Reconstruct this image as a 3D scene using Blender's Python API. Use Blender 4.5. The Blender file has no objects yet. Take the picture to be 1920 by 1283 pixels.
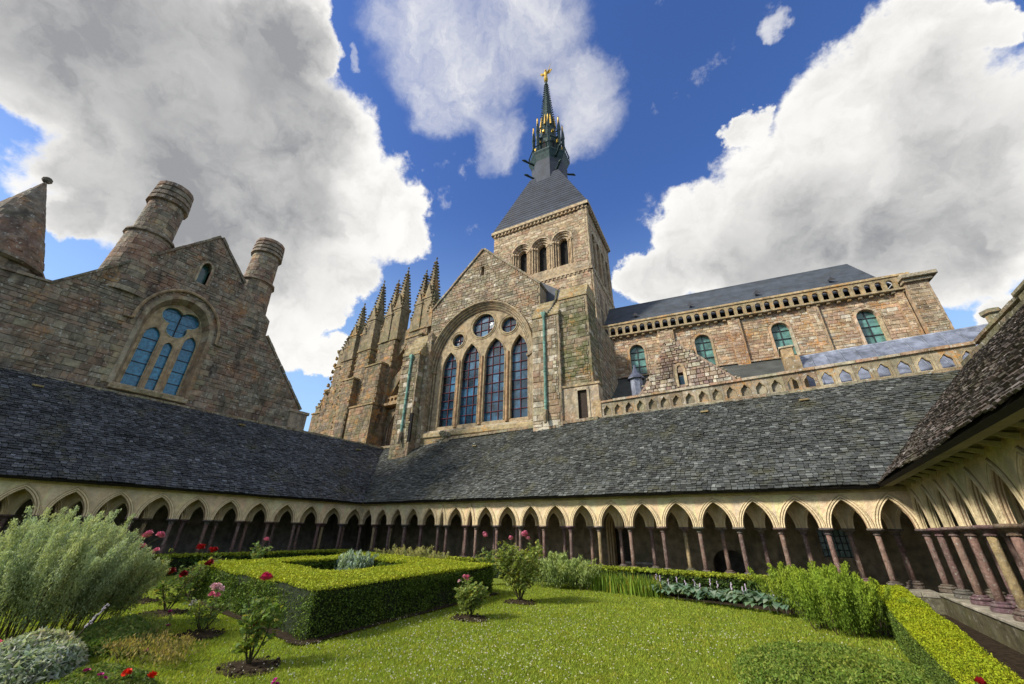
import bpy, math, random
import numpy as np
from mathutils import Vector, Matrix
from mathutils import noise as mn
from mathutils.geometry import tessellate_polygon

R = random.Random(11)
NR = np.random.RandomState(5)
SC = bpy.context.scene
COL = SC.collection
rad = math.radians

# ------------------------------------------------------------------ camera
EYE = Vector((0, 0, 1.6))
pitch, roll, yaw = rad(26.06), rad(1.0), rad(33.5)
_r0 = Vector((math.cos(yaw), math.sin(yaw), 0))
_fh = Vector((-math.sin(yaw), math.cos(yaw), 0))
FWD = _fh * math.cos(pitch) + Vector((0, 0, 1)) * math.sin(pitch)
_u0 = _r0.cross(FWD)
RIGHT = _r0 * math.cos(roll) + _u0 * math.sin(roll)
UP = RIGHT.cross(FWD)
cam = bpy.data.cameras.new('camera')
cam.sensor_width = 36
cam.lens = 726 / 1920 * 36
cam.clip_start = 0.05
cam.clip_end = 2000
camo = bpy.data.objects.new('camera', cam)
COL.objects.link(camo)
camo.matrix_world = Matrix((
    (RIGHT.x, UP.x, -FWD.x, EYE.x), (RIGHT.y, UP.y, -FWD.y, EYE.y),
    (RIGHT.z, UP.z, -FWD.z, EYE.z), (0, 0, 0, 1)))
SC.camera = camo

# ------------------------------------------------------------------ light
SUN_AZ, SUN_EL = -143.0, 36.0      # degrees clockwise from +Y, above the horizon
SC.view_settings.view_transform = 'Standard'
SC.view_settings.look = 'None'
SC.view_settings.exposure = 0.85
SC.view_settings.gamma = 1
SC.view_settings.use_curve_mapping = False
sun = bpy.data.lights.new('sun', 'SUN')
sun.energy = 3.0
sun.angle = rad(8)
sun.color = (1.0, 0.93, 0.82)
suno = bpy.data.objects.new('sun', sun)
COL.objects.link(suno)


def dirv(az, el):
    az, el = rad(az), rad(el)
    return Vector((math.sin(az) * math.cos(el), math.cos(az) * math.cos(el), math.sin(el)))


suno.rotation_euler = dirv(SUN_AZ, SUN_EL).to_track_quat('Z', 'Y').to_euler()


# node helper -----------------------------------------------------------
class NT:
    def __init__(s, tree):
        s.t = tree
        tree.nodes.clear()

    def n(s, typ, ins=None, **kw):
        nd = s.t.nodes.new(typ)
        for k, v in kw.items():
            setattr(nd, k, v)
        if ins:
            for k, v in ins.items():
                sock = nd.inputs[k]
                if isinstance(v, bpy.types.NodeSocket):
                    s.t.links.new(v, sock)
                else:
                    sock.default_value = v
        return nd

    def math(s, op, a, b=None, c=None, clamp=False):
        ins = {0: a}
        if b is not None:
            ins[1] = b
        if c is not None:
            ins[2] = c
        return s.n('ShaderNodeMath', ins, operation=op, use_clamp=clamp).outputs[0]

    def mr(s, v, a, b, c=0.0, d=1.0, smooth=True):
        return s.n('ShaderNodeMapRange', {0: v, 1: a, 2: b, 3: c, 4: d},
                   interpolation_type='SMOOTHSTEP' if smooth else 'LINEAR').outputs[0]

    def mix(s, f, a, b, mode='MIX'):
        nd = s.n('ShaderNodeMix', None, data_type='RGBA', blend_type=mode)
        for i, v in ((0, f), (6, a), (7, b)):
            if isinstance(v, bpy.types.NodeSocket):
                s.t.links.new(v, nd.inputs[i])
            elif i and len(v) == 3:
                nd.inputs[i].default_value = (*v, 1)
            else:
                nd.inputs[i].default_value = v
        return nd.outputs[2]

    def noise(s, vec, scale, detail=4, rough=0.55, out=0):
        nd = s.n('ShaderNodeTexNoise', {'Scale': scale, 'Detail': detail, 'Roughness': rough})
        if vec is not None:
            s.t.links.new(vec, nd.inputs['Vector'])
        return nd.outputs[out]


world = bpy.data.worlds.new('World')
SC.world = world
world.use_nodes = True
W = NT(world.node_tree)
sky = W.n('ShaderNodeTexSky', sky_type='NISHITA', sun_disc=False,
          sun_elevation=rad(SUN_EL), sun_rotation=rad(SUN_AZ))
sky.air_density = 1.0
sky.dust_density = 0.3
sky.ozone_density = 3.0
hs = W.n('ShaderNodeHueSaturation', {'Hue': 0.515, 'Saturation': 1.20, 'Value': 1.12, 'Color': sky.outputs[0]})
tc = W.n('ShaderNodeTexCoord').outputs['Generated']
wn = W.noise(tc, 5.0, 6, 0.62, 1)
wv = W.n('ShaderNodeVectorMath', {0: wn, 1: (0.5, 0.5, 0.5)}, operation='SUBTRACT').outputs[0]
wv = W.n('ShaderNodeVectorMath', {0: wv, 'Scale': 0.19}, operation='SCALE').outputs[0]
wd = W.n('ShaderNodeVectorMath', {0: tc, 1: wv}, operation='ADD').outputs[0]
wd = W.n('ShaderNodeVectorMath', {0: wd}, operation='NORMALIZE').outputs[0]


def blobs(lst, hard=0.45, soft=1.35):
    acc = None
    for az, el, r in lst:
        d = dirv(az, el)
        dot = W.n('ShaderNodeVectorMath', {0: wd, 1: d}, operation='DOT_PRODUCT').outputs['Value']
        m = W.mr(dot, math.cos(rad(r * soft)), math.cos(rad(r * hard)))
        acc = m if acc is None else W.math('SMOOTH_MAX', acc, m, 0.25)
    return acc


CA = [(-98.1, 40.1, 8.9), (-89.4, 46.8, 10.7), (-78.0, 45.6, 10.7), (-64.7, 41.7, 9.4), (-85.0, 33.9, 9.6),
      (-91.6, 36.8, 5.1), (-70.6, 31.9, 9.6), (-61.7, 31.8, 5.4), (-61.9, 21.1, 3.0), (-56.5, 41.1, 5.6),
      (-77.7, 33.2, 8.2), (-89.0, 26.4, 2.6), (-98.0, 34.7, 3.6), (-73.4, 21.4, 6.3), (-68.3, 27.0, 3.8),
      (-79.2, 55.6, 3.6), (-106, 42, 9), (-92, 58, 7), (-66.5, 27.5, 5.0), (-61.5, 27.5, 3.4), (-67, 22, 3.5)]
CB = [(-57.2, 63.6, 4.8), (-42.8, 61.4, 5.2), (-29.2, 65.2, 4.9), (-19.4, 58.4, 3.6), (-17.6, 55.3, 3.1),
      (-37.8, 53.7, 3.0), (-48.2, 57.5, 3.6), (17.6, 54.5, 0.9), (-69.4, 57.3, 0.6)]
CC = [(26.8, 43.5, 6.2), (21.0, 41.1, 8.7), (11.0, 38.3, 8.7), (-0.7, 35.8, 7.0), (24.7, 31.2, 9.1), (32.6, 41.0, 2.1),
      (8.6, 28.6, 8.4), (-8.7, 32.6, 4.4), (22.6, 17.7, 2.6), (19.9, 25.1, 5.8), (-11.8, 33.9, 3.4), (9.0, 47.0, 2.2),
      (44, 30, 8)]
CO = [(70, 40, 16), (100, 30, 14), (130, 55, 15), (165, 30, 18), (-130, 40, 16), (-150, 25, 15), (-165, 60, 15),
      (20, 78, 10), (-110, 70, 9), (55, 62, 8), (-120, 15, 10), (150, 12, 12), (60, 14, 10), (-45, 8, 8), (5, 8, 9)]
CD = [(-84.2, 35.6, 10.8), (-93.8, 44.4, 8.2), (-78.2, 48.8, 7.5), (-74, 40, 6), (-97.2, 38.6, 4.5), (-58.8, 61.8, 6.5)]
CE = [(22.6, 28.4, 6.8), (9.7, 31.5, 7.5), (26, 36, 6), (-45, 59, 6), (100, 30, 12), (165, 28, 16), (-130, 38, 13)]
base_a = W.math('MAXIMUM', blobs(CA), blobs(CC))
base_a = W.math('MAXIMUM', base_a, blobs(CO))
base_b = blobs(CB, 0.0, 1.9)
n1 = W.noise(tc, 8.0, 10, 0.62)
n2 = W.noise(tc, 2.6, 5, 0.55)
n3 = W.noise(wd, 5.0, 8, 0.62)
dens = W.math('ADD', base_a, W.math('MULTIPLY', W.math('SUBTRACT', n1, 0.5), 1.7))
mask = W.mr(dens, 0.36, 0.72)
densb = W.math('ADD', base_b, W.math('MULTIPLY', W.math('SUBTRACT', n3, 0.5), 1.5))
maskb = W.math('MULTIPLY', W.mr(densb, 0.30, 1.5, 0, 1.0), W.mr(W.noise(wd, 3.2, 8, .7), .32, .62, .35, 1.0))
mask = W.math('MAXIMUM', mask, maskb)
core = W.math('ADD', W.math('MULTIPLY', blobs(CD, 0.05, 1.7), 0.9), W.math('MULTIPLY', blobs(CE, 0.1, 1.5), 0.6))
core = W.math('ADD', core, W.math('MULTIPLY', W.math('SUBTRACT', n2, 0.52), 1.5), clamp=True)
thick = W.mr(W.math('ADD', base_a, W.math('MULTIPLY', W.math('SUBTRACT', n1, 0.5), .55)), 0.45, 1.05)
core = W.math('MULTIPLY', W.math('MULTIPLY', core, thick), W.mr(n3, .3, .7, .72, 1.0))
bil = W.noise(wd, 9.0, 8, 0.6)
core = W.math('ADD', core, W.math('MULTIPLY', W.math('MULTIPLY', W.mr(bil, 0.40, 0.75), thick), 0.34), clamp=True)
ccol = W.mix(core, (1.0, 0.985, 0.95), (0.33, 0.335, 0.35))
hz = W.n('ShaderNodeSeparateXYZ', {0: tc}).outputs[2]
skyc = W.n('ShaderNodeVectorMath', {0: hs.outputs[0], 'Scale': 0.098}, operation='SCALE').outputs[0]
haze = W.math('MULTIPLY', W.mr(hz, 0.72, 0.15), 0.66)
skyc = W.mix(haze, skyc, (0.30, 0.46, 0.62))
ccs = W.n('ShaderNodeVectorMath', {0: ccol, 'Scale': 0.57}, operation='SCALE').outputs[0]
full = W.mix(mask, skyc, ccs)
low = W.mr(hz, -0.02, 0.02)
full = W.mix(low, (0.12, 0.12, 0.11), full)
bg = W.n('ShaderNodeBackground', {0: full, 1: 1.0})
W.n('ShaderNodeOutputWorld', {0: bg.outputs[0]})
world.cycles.sampling_method = 'MANUAL'
world.cycles.sample_map_resolution = 512


# ------------------------------------------------------------------ materials
def new_mat(name):
    m = bpy.data.materials.new(name)
    m.use_nodes = True
    return m, NT(m.node_tree)


def tinted(T):
    a = T.n('ShaderNodeAttribute', attribute_name='tint').outputs['Color']
    o = T.n('ShaderNodeObjectInfo').outputs['Color']
    return T.mix(1.0, a, o, 'MULTIPLY')


def finish(T, col, rough, bump=None, bstr=0.3, bdist=0.02, spec=0.3, metal=0.0, trans=None):
    ins = {'Base Color': col, 'Roughness': rough, 'Specular IOR Level': spec, 'Metallic': metal}
    p = T.n('ShaderNodeBsdfPrincipled', ins)
    if bump is not None:
        b = T.n('ShaderNodeBump', {'Height': bump, 'Strength': bstr, 'Distance': bdist})
        T.t.links.new(b.outputs[0], p.inputs['Normal'])
    T.n('ShaderNodeOutputMaterial', {0: p.outputs[0]})


def stone_mat(name, orange=0.0, white=0.3, dark=0.4, green=0.0, pink=0.0, k=1.0, sc=1.0, rough=0.9, amp=1.0):
    m, T = new_mat(name)
    pos = T.n('ShaderNodeNewGeometry').outputs['Position']
    c = tinted(T)
    nA = T.noise(pos, 3.5 * sc, 7, 0.65)
    c = T.mix(1.0, c, T.n('ShaderNodeCombineColor', {0: T.mr(nA, .25, .75, (1.02 - .46 * amp) * k, (1.02 + .46 * amp) * k), 1: T.mr(nA, .25, .75, (.96 - .44 * amp) * k, (.96 + .44 * amp) * k),
              2: T.mr(nA, .25, .75, (.85 - .39 * amp) * k, (.85 + .39 * amp) * k)}).outputs[0], 'MULTIPLY')
    fine = T.noise(pos, 28 * sc, 5, 0.7)
    c = T.mix(T.mr(fine, .5, .75, 0, .4), c, (0.05, 0.045, 0.04))
    if pink:
        f = T.math('MULTIPLY', T.mr(T.noise(pos, .55 * sc, 5, .6), .5, .64), pink)
        c = T.mix(f, c, (0.26, 0.125, 0.085))
    if dark:
        mp = T.n('ShaderNodeMapping', {0: pos, 'Scale': (1.1, 1.1, .28)}).outputs[0]
        f = T.math('MULTIPLY', T.mr(T.noise(mp, 1.0 * sc, 7, .65), .5, .68), dark)
        c = T.mix(f, c, (0.045, 0.042, 0.038))
    if green:
        f = T.math('MULTIPLY', T.mr(T.noise(pos, .8 * sc, 6, .62), .46, .62), green)
        c = T.mix(f, c, (0.105, 0.115, 0.045))
    if orange:
        f = T.math('MULTIPLY', T.mr(T.noise(pos, 1.1 * sc, 8, .72), .53, .63), orange)
        f = T.math('MULTIPLY', f, T.mr(T.noise(pos, 9 * sc, 4, .6), .35, .6))
        c = T.mix(f, c, (0.50, 0.23, 0.035))
    if white:
        f = T.math('MULTIPLY', T.mr(T.noise(pos, 2.2 * sc, 7, .72), .50, .66), white * .55)
        c = T.mix(f, c, (0.33, 0.32, 0.27))
        f = T.math('MULTIPLY', T.mr(T.noise(pos, 5.5 * sc, 5, .7), .58, .66), white)
        c = T.mix(f, c, (0.50, 0.50, 0.44))
    bmp = T.math('ADD', fine, T.math('MULTIPLY', T.noise(pos, 9 * sc, 5, .6), 1.6))
    finish(T, c, rough, bmp, 0.65, 0.03, 0.2)
    return m


def slate_mat(name, dim=1.0, moss=0.25, rough=0.55, white=.35):
    m, T = new_mat(name)
    pos = T.n('ShaderNodeNewGeometry').outputs['Position']
    c = tinted(T)
    nA = T.noise(pos, 1.2, 6, 0.65)
    c = T.mix(1.0, c, T.n('ShaderNodeCombineColor', {0: T.mr(nA, .3, .7, .7 * dim, 1.25 * dim), 1: T.mr(nA, .3, .7, .72 * dim, 1.27 * dim),
              2: T.mr(nA, .3, .7, .72 * dim, 1.3 * dim)}).outputs[0], 'MULTIPLY')
    f = T.math('MULTIPLY', T.mr(T.noise(pos, .9, 6, .65), .52, .66), moss)
    c = T.mix(f, c, (0.09, 0.085, 0.035))
    f = T.math('MULTIPLY', T.mr(T.noise(pos, 14, 4, .7), .6, .68), white)
    c = T.mix(f, c, (0.30, 0.31, 0.30))
    finish(T, c, rough, T.noise(pos, 45, 4, .6), 0.4, 0.01, 0.4)
    return m


def leaf_mat(name, rough=0.5, tr=0.35, spec=0.3):
    m, T = new_mat(name)
    pos = T.n('ShaderNodeNewGeometry').outputs['Position']
    c = tinted(T)
    n = T.noise(pos, 2.3, 4, .6)
    c = T.mix(T.mr(n, .35, .7, 0, .35), c, T.mix(1.0, c, (1.5, 1.15, .5), 'MULTIPLY'))
    p = T.n('ShaderNodeBsdfPrincipled', {'Base Color': c, 'Roughness': rough, 'Specular IOR Level': spec})
    t = T.n('ShaderNodeBsdfTranslucent', {0: T.mix(1.0, c, (1.25, 1.3, .7), 'MULTIPLY')})
    mx = T.n('ShaderNodeMixShader', {0: tr, 1: p.outputs[0], 2: t.outputs[0]})
    T.n('ShaderNodeOutputMaterial', {0: mx.outputs[0]})
    return m


def plain_mat(name, col, rough=0.6, metal=0.0, nz=8.0, amp=.35, spec=.4, bump=.15):
    m, T = new_mat(name)
    pos = T.n('ShaderNodeNewGeometry').outputs['Position']
    n = T.noise(pos, nz, 6, .65)
    c = T.mix(T.mr(n, .3, .7), tuple(x * (1 - amp) for x in col), tuple(min(1, x * (1 + amp)) for x in col))
    c = T.mix(1.0, c, tinted(T), 'MULTIPLY')
    finish(T, c, rough, n, bump, 0.01, spec, metal)
    return m


def glass_mat(name, col, rough=0.12, nz=6.0, amp=.4, bump=.25):
    m, T = new_mat(name)
    pos = T.n('ShaderNodeNewGeometry').outputs['Position']
    n = T.noise(pos, nz, 5, .7)
    c = T.mix(T.mr(n, .3, .7), tuple(x * (1 - amp) for x in col), tuple(x * (1 + amp) for x in col))
    c = T.mix(1.0, c, tinted(T), 'MULTIPLY')
    finish(T, c, rough, T.noise(pos, 9, 3, .5), bump, 0.02, 0.8)
    return m


M = dict(
    ref=stone_mat('refectory_stone', orange=.5, white=.75, dark=.7, pink=.55, k=1.05),
    tran=stone_mat('transept_stone', orange=.4, white=.7, dark=.55, green=.22, pink=.30, k=1.08),
    tower=stone_mat('tower_stone', orange=.25, white=.4, dark=.4, pink=.2, k=1.2, sc=.8),
    nave=stone_mat('nave_stone', orange=.9, white=.6, dark=.22, pink=.45, k=1.08, sc=.8),
    choir=stone_mat('choir_stone', orange=.8, white=.35, dark=.85, green=.40, k=.9, sc=.7),
    moss=stone_mat('mossy_stone', orange=.5, white=.6, dark=.35, green=.85),
    trim=stone_mat('trim_stone', orange=.35, white=.35, dark=.25),
    balus=stone_mat('lichen_balustrade_stone', orange=1.0, white=.8, dark=.45, green=.2),
    coping=stone_mat('lichen_coping_stone', orange=.35, white=1.0, dark=.6, green=.4, sc=1.6),
    cream=stone_mat('cream_limestone', orange=.12, white=0.0, dark=.10, green=.10, k=1.12, sc=1.3, rough=.8, amp=.35),
    green=stone_mat('algae_shade_limestone', orange=.10, white=0.0, dark=.12, green=.35, k=1.1, sc=1.1, rough=.8, amp=.35),  # green stains; on far and left cornices its tone paints under-eave shade
    granite=stone_mat('purple_granite', orange=0.0, white=.55, dark=.3, sc=3.5, rough=.6),
    inner=stone_mat('gallery_stone', dark=.6, white=0, green=.3),
    kerb=stone_mat('wall_top_stone', dark=.3, white=.3, green=.35),
    slate=slate_mat('schist_slate', 1.0, .42),
    slateR=slate_mat('brown_schist_slate', 1.0, .5),
    slateC=slate_mat('smooth_blue_slate', 1.0, .1, .7, .05),
    lead=plain_mat('weathered_lead', (.17, .19, .235), .5, .2, 2.5, .45, .4),
    timber=plain_mat('dark_timber', (.035, .028, .02), .8),
    copper=plain_mat('green_copper', (.022, .050, .048), .5, .3, 3, .5),
    gold=plain_mat('gilding', (.55, .36, .07), .4, .8, 5, .4),
    pipe=plain_mat('verdigris_pipe', (.14, .27, .22), .8, 0, 3, .5),
    iron=plain_mat('red_iron_bar', (.10, .015, .022), .8),
    iron2=plain_mat('dark_iron_bar', (.03, .03, .035), .6),
    glassT=glass_mat('transept_glass', (.020, .060, .105), .12, .8, .8),
    glassR=glass_mat('refectory_glass', (.03, .16, .26), .22, 8.0, .5, .2),
    glassN=glass_mat('nave_glass', (.08, .19, .17), .2, 2.0, .5),
    black=plain_mat('louvre_dark', (.008, .007, .007), .9),
    soil=plain_mat('dark_soil', (.035, .025, .016), .95, 0, 14, .5, .1, .8),
    leaf=leaf_mat('foliage', .62, .38, .18),
    box=leaf_mat('box_leaf', .62, .25, .15),
    dull=leaf_mat('grey_foliage', .8, .3, .1),
    petal=plain_mat('petal', (1.0, 1.0, 1.0), .6, 0, 30, .12, .2, .1),
    wood=plain_mat('stem_wood', (.07, .05, .03), .85),
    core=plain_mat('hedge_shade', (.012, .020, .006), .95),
)


def lawn_mat():
    m, T = new_mat('lawn')
    pos = T.n('ShaderNodeNewGeometry').outputs['Position']
    n = T.noise(pos, 1.1, 6, .65)
    n2 = T.noise(pos, 30, 5, .7)
    c = T.mix(T.mr(n, .35, .65), (0.12, 0.17, 0.022), (0.20, 0.25, 0.035))
    c = T.mix(T.mr(T.noise(pos, 4, 5, .7), .52, .68, 0, .6), c, (0.17, 0.155, 0.05))
    c = T.mix(T.mr(n2, .45, .7, 0, .55), c, (0.03, 0.055, 0.01))
    finish(T, c, .9, n2, .8, .03, .1)
    return m


M['lawn'] = lawn_mat()


# ------------------------------------------------------------------ objects
def put(o, parent=None):
    COL.objects.link(o)
    if parent is not None:
        o.parent = parent
        if parent.get('root'):
            o.location = o.location - parent.location
    return o


def thing(name, label, cat, loc=(0, 0, 0), group=None):
    o = bpy.data.objects.new(name, None)
    COL.objects.link(o)
    o.empty_display_size = .2
    o.location = loc
    o['root'] = 1
    o['label'] = label
    o['category'] = cat
    if group:
        o['group'] = group
    return o


def struct(o):
    o['kind'] = 'structure'
    return o


def stuff(o, label=None, cat=None):
    o['kind'] = 'stuff'
    if label:
        o['label'] = label
    if cat:
        o['category'] = cat
    return o


class MB:
    def __init__(s):
        s.v, s.f, s.t = [], [], []

    def add(s, vs, fs, tint=(1, 1, 1)):
        b = len(s.v)
        s.v.extend(tuple(v) for v in vs)
        for f in fs:
            s.f.append(tuple(b + i for i in f))
            s.t.append(tint)

    def quad(s, a, b, c, d, tint=(1, 1, 1)):
        s.add((a, b, c, d), ((0, 1, 2, 3),), tint)

    def mesh(s, name, mat, smooth=False):
        me = bpy.data.meshes.new(name)
        me.from_pydata(s.v, [], s.f)
        at = me.attributes.new('tint', 'FLOAT_COLOR', 'FACE')
        arr = np.ones((len(s.t), 4), 'f')
        if s.t:
            arr[:, :3] = np.array(s.t, 'f')
        at.data.foreach_set('color', arr.ravel())
        me.materials.append(mat)
        if smooth:
            me.polygons.foreach_set('use_smooth', [True] * len(s.f))
        me.update()
        return me

    def build(s, name, mat, parent=None, smooth=False):
        o = bpy.data.objects.new(name, s.mesh(name, mat, smooth))
        return put(o, parent)


def np_mesh(name, verts, nper, tints, mat, smooth=False):
    """verts (N, nper, 3): N separate polygons of nper corners"""
    N = verts.shape[0]
    me = bpy.data.meshes.new(name)
    me.vertices.add(N * nper)
    me.vertices.foreach_set('co', np.ascontiguousarray(verts, 'f').ravel())
    me.loops.add(N * nper)
    me.loops.foreach_set('vertex_index', np.arange(N * nper, dtype='i'))
    me.polygons.add(N)
    me.polygons.foreach_set('loop_start', np.arange(0, N * nper, nper, dtype='i'))
    me.polygons.foreach_set('loop_total', np.full(N, nper, 'i'))
    me.update(calc_edges=True)
    at = me.attributes.new('tint', 'FLOAT_COLOR', 'FACE')
    arr = np.ones((N, 4), 'f')
    arr[:, :3] = tints
    at.data.foreach_set('color', arr.ravel())
    me.materials.append(mat)
    return me


def np_obj(name, verts, nper, tints, mat, parent=None):
    return put(bpy.data.objects.new(name, np_mesh(name, verts, nper, tints, mat)), parent)


# frames: F(u, d, z): u along the face, d outward (towards the garden), z up
class Frame:
    def __init__(s, o, u, d):
        s.o, s.u, s.d = Vector(o), Vector(u).normalized(), Vector(d).normalized()

    def __call__(s, u, d, z):
        return s.o + s.u * u + s.d * d + Vector((0, 0, z))


PHI = rad(5.5)
EA = Vector((math.cos(PHI), math.sin(PHI), 0))
EB = Vector((-math.sin(PHI), math.cos(PHI), 0))
CO_ = Vector((-15.7, 20.0, 0))


def FC(b, off=0.0):          # church facade planes, parallel to the transept front
    return Frame(CO_ + EB * b, EA, -EB)


FREF = Frame((-24.7, 0, 0), (0, 1, 0), (1, 0, 0))


def box(mb, F, u0, u1, d0, d1, z0, z1, tint=(1, 1, 1), bev=0.0, tu=0.0):
    """box in a frame; bev insets the front face"""
    b = bev
    vs = [F(u0, d0, z0), F(u1, d0, z0), F(u1, d0, z1), F(u0, d0, z1),
          F(u0 + b, d1, z0 + b), F(u1 - b, d1, z0 + b), F(u1 - b, d1, z1 - b), F(u0 + b, d1, z1 - b)]
    if b > 0:
        dm = d1 - b
        vs += [F(u0, dm, z0), F(u1, dm, z0), F(u1, dm, z1), F(u0, dm, z1)]
        fs = [(3, 2, 1, 0), (4, 5, 6, 7)]
        for i in range(4):
            j = (i + 1) % 4
            fs += [(i, j, 8 + j, 8 + i), (8 + i, 8 + j, 4 + j, 4 + i)]
    else:
        fs = [(3, 2, 1, 0), (4, 5, 6, 7)] + [(i, (i + 1) % 4, 4 + (i + 1) % 4, 4 + i) for i in range(4)]
    mb.add(vs, fs, tint)


def plate(mb, F, outer, holes, d0, d1, tint=(1, 1, 1), back=True):
    loops = [outer] + list(holes)
    flat = [p for l in loops for p in l]
    tris = tessellate_polygon([[Vector((p[0], p[1], 0)) for p in l] for l in loops])
    n = len(flat)
    vs = [F(p[0], d1, p[1]) for p in flat] + [F(p[0], d0, p[1]) for p in flat]
    fs = [tuple(t) for t in tris]
    if back:
        fs += [tuple(n + i for i in reversed(t)) for t in tris]
    k = 0
    for l in loops:
        m = len(l)
        for i in range(m):
            j = (i + 1) % m
            fs.append((k + i, k + j, n + k + j, n + k + i))
        k += m
    mb.add(vs, fs, tint)


def band(mb, F, P0, P1, d0, d1, tints=((1, 1, 1),)):
    for i in range(len(P0) - 1):
        t = tints[i % len(tints)]
        a, b, c, d = P0[i], P0[i + 1], P1[i + 1], P1[i]
        vs = [F(p[0], d1, p[1]) for p in (a, b, c, d)] + [F(p[0], d0, p[1]) for p in (a, b, c, d)]
        mb.add(vs, [(0, 1, 2, 3), (0, 1, 5, 4), (3, 2, 6, 7), (1, 2, 6, 5), (0, 3, 7, 4)], t)


def tube(mb, path, r, n=6, tint=(1, 1, 1), caps=True):
    path = [Vector(p) for p in path]
    rr = r if isinstance(r, (list, tuple)) else [r] * len(path)
    vs, fs = [], []
    pu = None
    for i, p in enumerate(path):
        t = (path[min(i + 1, len(path) - 1)] - path[max(i - 1, 0)])
        if t.length < 1e-6:
            t = Vector((0, 0, 1))
        t.normalize()
        u = pu if pu is not None else (Vector((0, 0, 1)) if abs(t.z) < .9 else Vector((1, 0, 0)))
        u = (u - t * u.dot(t))
        if u.length < 1e-4:
            u = t.orthogonal()
        u.normalize()
        pu = u
        w = t.cross(u)
        for k in range(n):
            a = 2 * math.pi * k / n
            vs.append(p + (u * math.cos(a) + w * math.sin(a)) * rr[i])
    for i in range(len(path) - 1):
        for k in range(n):
            k2 = (k + 1) % n
            fs.append((i * n + k, i * n + k2, (i + 1) * n + k2, (i + 1) * n + k))
    if caps:
        fs.append(tuple(reversed(range(n))))
        fs.append(tuple((len(path) - 1) * n + k for k in range(n)))
    mb.add(vs, fs, tint)


def lathe(mb, c, prof, n=8, tint=(1, 1, 1), rot=0.0, caps=True):
    """prof: (radius, z)"""
    c = Vector(c)
    vs, fs = [], []
    for r, z in prof:
        for k in range(n):
            a = 2 * math.pi * (k + rot) / n
            vs.append(c + Vector((r * math.cos(a), r * math.sin(a), z)))
    for i in range(len(prof) - 1):
        for k in range(n):
            k2 = (k + 1) % n
            fs.append((i * n + k, i * n + k2, (i + 1) * n + k2, (i + 1) * n + k))
    if caps:
        fs.append(tuple(reversed(range(n))))
        fs.append(tuple((len(prof) - 1) * n + k for k in range(n)))
    mb.add(vs, fs, tint)


def blob(mb, c, rx, ry, rz, n=6, m=4, tint=(1, 1, 1), jit=.15):
    c = Vector(c)
    vs = [c + Vector((0, 0, -rz))]
    for i in range(1, m):
        ph = math.pi * i / m - math.pi / 2
        for k in range(n):
            a = 2 * math.pi * (k + .5 * (i % 2)) / n
            q = 1 + R.uniform(-jit, jit)
            vs.append(c + Vector((rx * math.cos(ph) * math.cos(a) * q, ry * math.cos(ph) * math.sin(a) * q, rz * math.sin(ph) * q)))
    vs.append(c + Vector((0, 0, rz)))
    fs = [(0, 1 + (k + 1) % n, 1 + k) for k in range(n)]
    for i in range(m - 2):
        for k in range(n):
            k2 = (k + 1) % n
            fs.append((1 + i * n + k, 1 + i * n + k2, 1 + (i + 1) * n + k2, 1 + (i + 1) * n + k))
    L = len(vs) - 1
    fs += [(L, 1 + (m - 2) * n + k, 1 + (m - 2) * n + (k + 1) % n) for k in range(n)]
    mb.add(vs, fs, tint)


# outlines --------------------------------------------------------------
def arc_open(cx, hw, z0, zs, rise, n=12, pointed=False, off=0.0, point=0.25):
    """path: left foot, up, over the arch, right foot"""
    P = [(cx - hw - off, z0)]
    if not pointed:
        for i in range(n + 1):
            a = math.pi - math.pi * i / n
            P.append((cx + (hw + off) * math.cos(a), zs + (rise + off) * math.sin(a)))
    else:
        # two arcs; centre shifted past the middle
        h = rise
        c = (h * h - hw * hw) / (2 * hw)      # centre offset beyond opposite side
        Rr = hw + c + off
        for i in range(n // 2 + 1):
            amax = math.acos(min(1, c / Rr))
            a = amax * i / (n // 2)
            P.append((cx + c - Rr * math.cos(a), zs + Rr * math.sin(a)))
        P[-1] = (cx, P[-1][1])
        Q = [(2 * cx - x, z) for x, z in P[1:-1]]
        P += Q[::-1]
    P.append((cx + hw + off, z0))
    if abs(P[0][1] - P[1][1]) < 1e-5:
        P = P[1:-1]
    return P


def circ(cx, cz, r, n=20):
    return [(cx + r * math.cos(2 * math.pi * i / n), cz + r * math.sin(2 * math.pi * i / n)) for i in range(n)]


def foil(cx, cz, off, r, k=3, rot=math.pi / 2, n=36, scale=1.0):
    cs = [(off * math.cos(rot + 2 * math.pi * i / k), off * math.sin(rot + 2 * math.pi * i / k)) for i in range(k)]
    P = []
    for i in range(n):
        a = 2 * math.pi * i / n
        dx, dz = math.cos(a), math.sin(a)
        best = 0
        for x, z in cs:
            b = dx * x + dz * z
            q = b * b - (x * x + z * z) + r * r
            if q > 0:
                best = max(best, b + math.sqrt(q))
        P.append((cx + dx * best * scale, cz + dz * best * scale))
    return P


def inside(p, poly):
    x, y = p
    c = False
    j = len(poly) - 1
    for i in range(len(poly)):
        xi, yi = poly[i]
        xj, yj = poly[j]
        if (yi > y) != (yj > y) and x < (xj - xi) * (y - yi) / (yj - yi) + xi:
            c = not c
        j = i
    return c


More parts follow.
